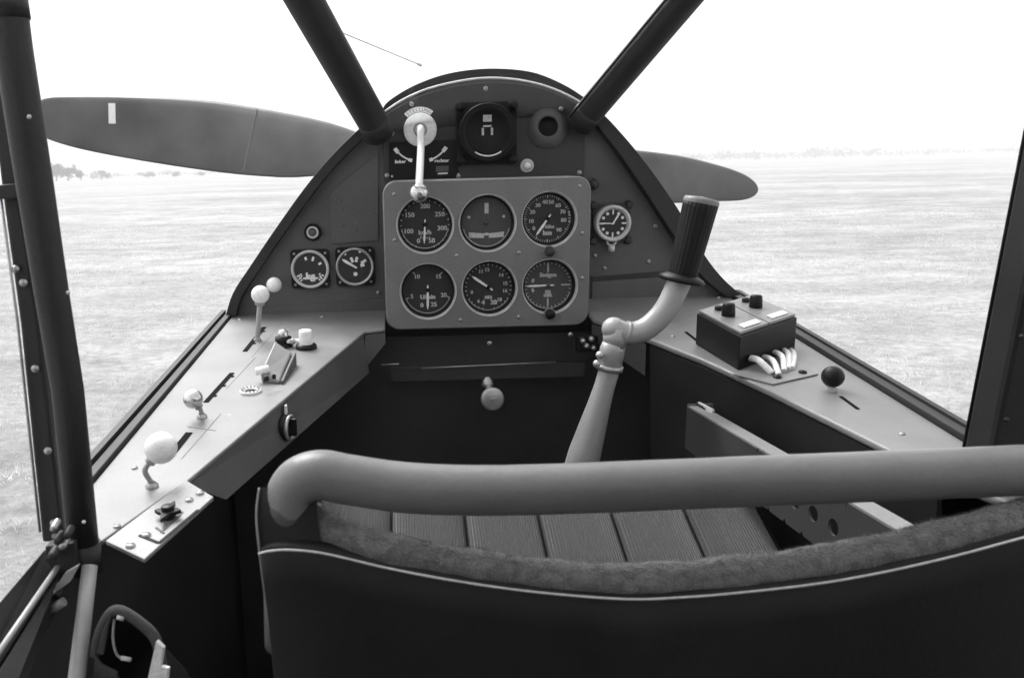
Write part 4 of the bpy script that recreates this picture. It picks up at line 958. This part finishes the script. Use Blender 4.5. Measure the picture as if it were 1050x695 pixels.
# ------------------------------------------------------------------ the field
def ground_mat():
    m = bpy.data.materials.new('pale mown field'); m.use_nodes = True
    nt = m.node_tree; N = nt.nodes; L = nt.links; b = N['Principled BSDF']; b.inputs['Roughness'].default_value = .95; b.inputs['Specular IOR Level'].default_value = .1
    tc = N.new('ShaderNodeTexCoord')
    def nz(scale, sx, sy, det=6, rough=.6):
        mp = N.new('ShaderNodeMapping'); mp.inputs['Scale'].default_value = (sx, sy, 1); L.new(tc.outputs['Object'], mp.inputs['Vector'])
        n = N.new('ShaderNodeTexNoise'); n.inputs['Scale'].default_value = scale; n.inputs['Detail'].default_value = det; n.inputs['Roughness'].default_value = rough
        L.new(mp.outputs[0], n.inputs['Vector']); return n.outputs['Fac']
    def math_(op, a, b_):
        n = N.new('ShaderNodeMath'); n.operation = op
        for i, q in enumerate((a, b_)):
            if isinstance(q, (int, float)): n.inputs[i].default_value = q
            else: L.new(q, n.inputs[i])
        return n.outputs[0]
    def rng(x, a, b_, c, d):
        n = N.new('ShaderNodeMapRange'); n.inputs[1].default_value = a; n.inputs[2].default_value = b_; n.inputs[3].default_value = c; n.inputs[4].default_value = d; L.new(x, n.inputs[0]); return n.outputs[0]
    fine = rng(nz(7, 1, 1, 8, .8), .35, .65, .72, 1.24)
    mid = rng(nz(.7, .8, 1.25, 8, .72), .35, .65, .74, 1.18)
    big = rng(nz(.06, .55, 1.5, 7, .7), .38, .62, .78, 1.14)
    f = math_('MULTIPLY', math_('MULTIPLY', fine, mid), math_('MULTIPLY', big, .34))
    c = N.new('ShaderNodeCombineColor')
    for k_ in range(3): L.new(f, c.inputs[k_])
    L.new(c.outputs[0], b.inputs['Base Color'])
    bp = N.new('ShaderNodeBump'); bp.inputs['Strength'].default_value = .7; bp.inputs['Distance'].default_value = .06
    L.new(nz(7, 1, 1, 8, .75), bp.inputs['Height']); L.new(bp.outputs[0], b.inputs['Normal'])
    return m
def terr(x, y):
    d = math.hypot(x, y); k_ = min(1, max(0, (d-6)/20))
    return k_*(.25*noise.noise(V((x*.02, y*.02, 0)))+.05*noise.noise(V((x*.11, y*.11, 5)))) + .03*noise.noise(V((x*.5, y*.5, 2)))-.02
b = MB(); NA, NRr = 160, 90; vs = [V((0, 0, terr(0, 0)))]
for i in range(1, NRr+1):
    r_ = 2500*(i/NRr)**3.2+.6*i/NRr
    for j in range(NA):
        a = 2*math.pi*j/NA; x, y = r_*math.sin(a), r_*math.cos(a); vs.append(V((x, y, terr(x, y) if r_ < 400 else terr(x, y)*.3)))
fs = [(0, 1+j, 1+(j+1) % NA) for j in range(NA)]
fs += [(1+i*NA+j, 1+(i+1)*NA+j, 1+(i+1)*NA+(j+1) % NA, 1+i*NA+(j+1) % NA) for i in range(NRr-1) for j in range(NA)]
b.add(vs, fs, 0, True); g = part('field', b, ground_mat()); tag(g, 'pale flat mown airfield stretching to the horizon', kind='structure')
# grass blades near the aircraft
m_grass = mat('dry grass blades', .55, .9, var=.3, vscale=1.5, spec=.15)
b = MB(); random.seed(11); cnt = 0
while cnt < 110000:
    rr = 2.6+34*random.random()**2.0; a = R_(random.uniform(8, 80))*random.choice((-1, 1))
    x, y = rr*math.sin(a), rr*math.cos(a)
    if noise.noise(V((x*.35, y*.8, 7))) < random.uniform(-.5, .5): continue
    h_ = random.uniform(.015, .06)*(1.6 if noise.noise(V((x*1.1, y*1.1, 3))) > .15 else 1); w_ = .0016+.00035*rr; th = random.uniform(0, 6.28); s_ = V((math.cos(th)*w_, math.sin(th)*w_, 0)); p = V((x, y, terr(x, y)-.005)); tip = V((random.gauss(0, .035), random.gauss(0, .035), h_))
    b.add([p-s_, p+s_, p+tip], [(0, 1, 2)]); cnt += 1
def translucent(m):
    nt = m.node_tree; N = nt.nodes; L = nt.links; b_ = N['Principled BSDF']; o_ = [n for n in N if n.type == 'OUTPUT_MATERIAL'][0]
    t = N.new('ShaderNodeBsdfTranslucent'); L.new(b_.inputs['Base Color'].links[0].from_socket, t.inputs['Color'])
    mx = N.new('ShaderNodeMixShader'); mx.inputs[0].default_value = .5; L.new(b_.outputs[0], mx.inputs[1]); L.new(t.outputs[0], mx.inputs[2]); L.new(mx.outputs[0], o_.inputs[0])
translucent(m_grass)
def bigmesh(name, b, m, **kw):
    me = bpy.data.meshes.new(name); me.from_pydata([tuple(p) for p in b.v], [], b.f); me.materials.append(m); o = bpy.data.objects.new(name, me); COL.objects.link(o); return tag(o, **kw)
bigmesh('grass', b, m_grass, label='short dry grass tufts on the airfield beside the cockpit', cat='grass', kind='stuff')

# ------------------------------------------------------------------ far trees
m_leaf = mat('distant foliage', .07, .9, var=.4, vscale=.4)
def crown_pts(b, c, rx_, rz_, nleaf, s):
    lobes = [(V((random.gauss(0, .45)*rx_, random.gauss(0, .4)*rx_, random.uniform(-.5, .6)*rz_)), random.uniform(.35, .6)) for _ in range(9)]
    for _ in range(nleaf):
        lo_, q = random.choice(lobes); d = V((random.gauss(0, 1), random.gauss(0, 1), random.gauss(0, 1))).normalized()*random.random()**.4*q
        p = c+lo_+V((d.x*rx_, d.y*rx_, d.z*rz_)); u = V((random.gauss(0, 1), random.gauss(0, 1), random.gauss(0, 1))).normalized()*s; w = u.orthogonal().normalized()*s*random.uniform(.6, 1.2)
        b.add([p-u, p+w, p+u, p-w], [(0, 1, 2, 3)])
TR = [(58,186,17,250,'leftmost tall loose tree on the horizon beside the thick post'),(70,185,14,250,'second rounder tree from the thick post on the horizon'),(83,184,11,255,'small tree third from the thick post on the horizon'),(104,183.5,9,262,'low bushy tree fourth from the thick post on the horizon'),(152,182.5,7,275,'low bush below the propeller blade at left horizon'),(178,181.5,6,280,'wide low bush right of the first one below the propeller blade'),(206,181,5,285,'faint low bush furthest right below the propeller blade')]
for px, py, hp, D, lb in TR:
    D *= 1.4
    d = ray(px, py); p = V((d.x/d.y*D, D, 0)); h_ = hp*D/F*1.15; p.z = terr(p.x, p.y)-.1
    t = thing('tree', lb, 'tree', p, 'small trees on the left horizon')
    wd = .36*h_ if hp > 9 else .95*h_
    part('trunk', MB().tube([p, p+V((.05*h_, 0, .3*h_)), p+V((0, 0, .6*h_))], [.045*h_, .035*h_, .015*h_], 8), m_bark, t)
    b = MB(); crown_pts(b, p+V((0, 0, h_*.52)), wd*1.25, h_*.48, 520, .05*h_); part('crown', b, m_leaf, t)
b = MB(); random.seed(21)
for i in range(190):
    px = 420+ i*3.35; D = 820+60*math.sin(i*.7); d = ray(px, 160); p = V((d.x/d.y*D, D, 0)); hh_ = (4+4.5*max(0, noise.noise(V((i*.09, 0, 0)))+.25)+random.uniform(0, 2.5))
    if 690 < px < 900: hh_ *= 1.45
    crown_pts(b, p+V((0, 0, hh_*.45)), hh_*.55, hh_*.5, 34, hh_*.14)
bigmesh('distant_wood', b, m_leaf, label='faint hazy line of distant woods along the right horizon', cat='wood', kind='stuff')

b = MB(); random.seed(23)
for i in range(110):
    px = 20+i*3.3; D = 760+50*math.sin(i*.6); d = ray(px, 178); p = V((d.x/d.y*D, D, 0)); hh_ = 2.2+4*max(0, noise.noise(V((i*.12, 4, 0)))+.1)+random.uniform(0, 1.5)
    crown_pts(b, p+V((0, 0, hh_*.45)), hh_*.7, hh_*.5, 30, hh_*.14)
bigmesh('distant_wood', b, m_leaf, label='low hazy line of distant woods along the left horizon below the blade', cat='wood', kind='stuff')

# ------------------------------------------------------------------ glazing
GLZ = True
if GLZ:
    P0, P1 = atY(384,128,1.19)+V((0, .03, 0)), atY(311,-2,1.04)+V((0, .03, 0)); Q0, Q1 = atY(601,119,1.21)+V((0, .03, 0)), atY(703,-2,1.08)+V((0, .03, 0))
    e1, e2 = P1+(P1-P0)*.75, Q1+(Q1-Q0)*.75
    wsc = thing('windscreen', 'clear front windscreen pane between the two struts', 'windscreen', P0)
    part('pane', MB().slab([P0+V((0,0,-.02)), e1, e2, Q0+V((0,0,-.02))], (0, .002, 0)), m_glass, wsc)

# ------------------------------------------------------------------ air
bx = MB().box((0, 0, 60), (6000, 6000, 130)); hz = part('haze', bx, bpy.data.materials.new('haze')); tag(hz, 'thin pale haze over the far field', 'haze', kind='stuff')
hm = hz.data.materials[0]; hm.use_nodes = True; nt = hm.node_tree; nt.nodes.clear()
ho = nt.nodes.new('ShaderNodeOutputMaterial'); pv = nt.nodes.new('ShaderNodeVolumePrincipled'); pv.inputs['Density'].default_value = .0016; pv.inputs['Color'].default_value = (.8, .8, .8, 1)
nt.links.new(pv.outputs[0], ho.inputs['Volume'])

# ------------------------------------------------------------------ light
EL, AZ = 52, -35     # degrees: elevation, bearing from +Y (negative = left)
w = bpy.data.worlds.new('World'); S.world = w; w.use_nodes = True; nt = w.node_tree
sky = nt.nodes.new('ShaderNodeTexSky'); sky.sky_type = 'NISHITA'; sky.sun_disc = False; sky.sun_elevation = R_(EL); sky.sun_rotation = R_(AZ); sky.dust_density = 4; sky.air_density = 1.5
bw = nt.nodes.new('ShaderNodeRGBToBW'); bg = nt.nodes['Background']; nt.links.new(sky.outputs[0], bw.inputs[0]); nt.links.new(bw.outputs[0], bg.inputs['Color']); bg.inputs['Strength'].default_value = .13
sn = bpy.data.lights.new('sun', 'SUN'); sn.energy = 1.2; sn.angle = R_(30); sn.color = (1, 1, 1)
so = bpy.data.objects.new('sun', sn); COL.objects.link(so)
sd = V((math.sin(R_(AZ))*math.cos(R_(EL)), math.cos(R_(AZ))*math.cos(R_(EL)), math.sin(R_(EL))))
so.rotation_euler = (-sd).to_track_quat('-Z', 'Y').to_euler(); so.location = (0, 0, 20)
S.view_settings.view_transform = 'Standard'; S.view_settings.look = 'None'; S.view_settings.gamma = 1; S.view_settings.use_curve_mapping = False
S.view_settings.exposure = 1.7
S.render.engine = 'CYCLES'
S.cycles.max_bounces = 8; S.cycles.transparent_max_bounces = 12; S.cycles.volume_bounces = 1
S.render.resolution_x = 1024; S.render.resolution_y = 677
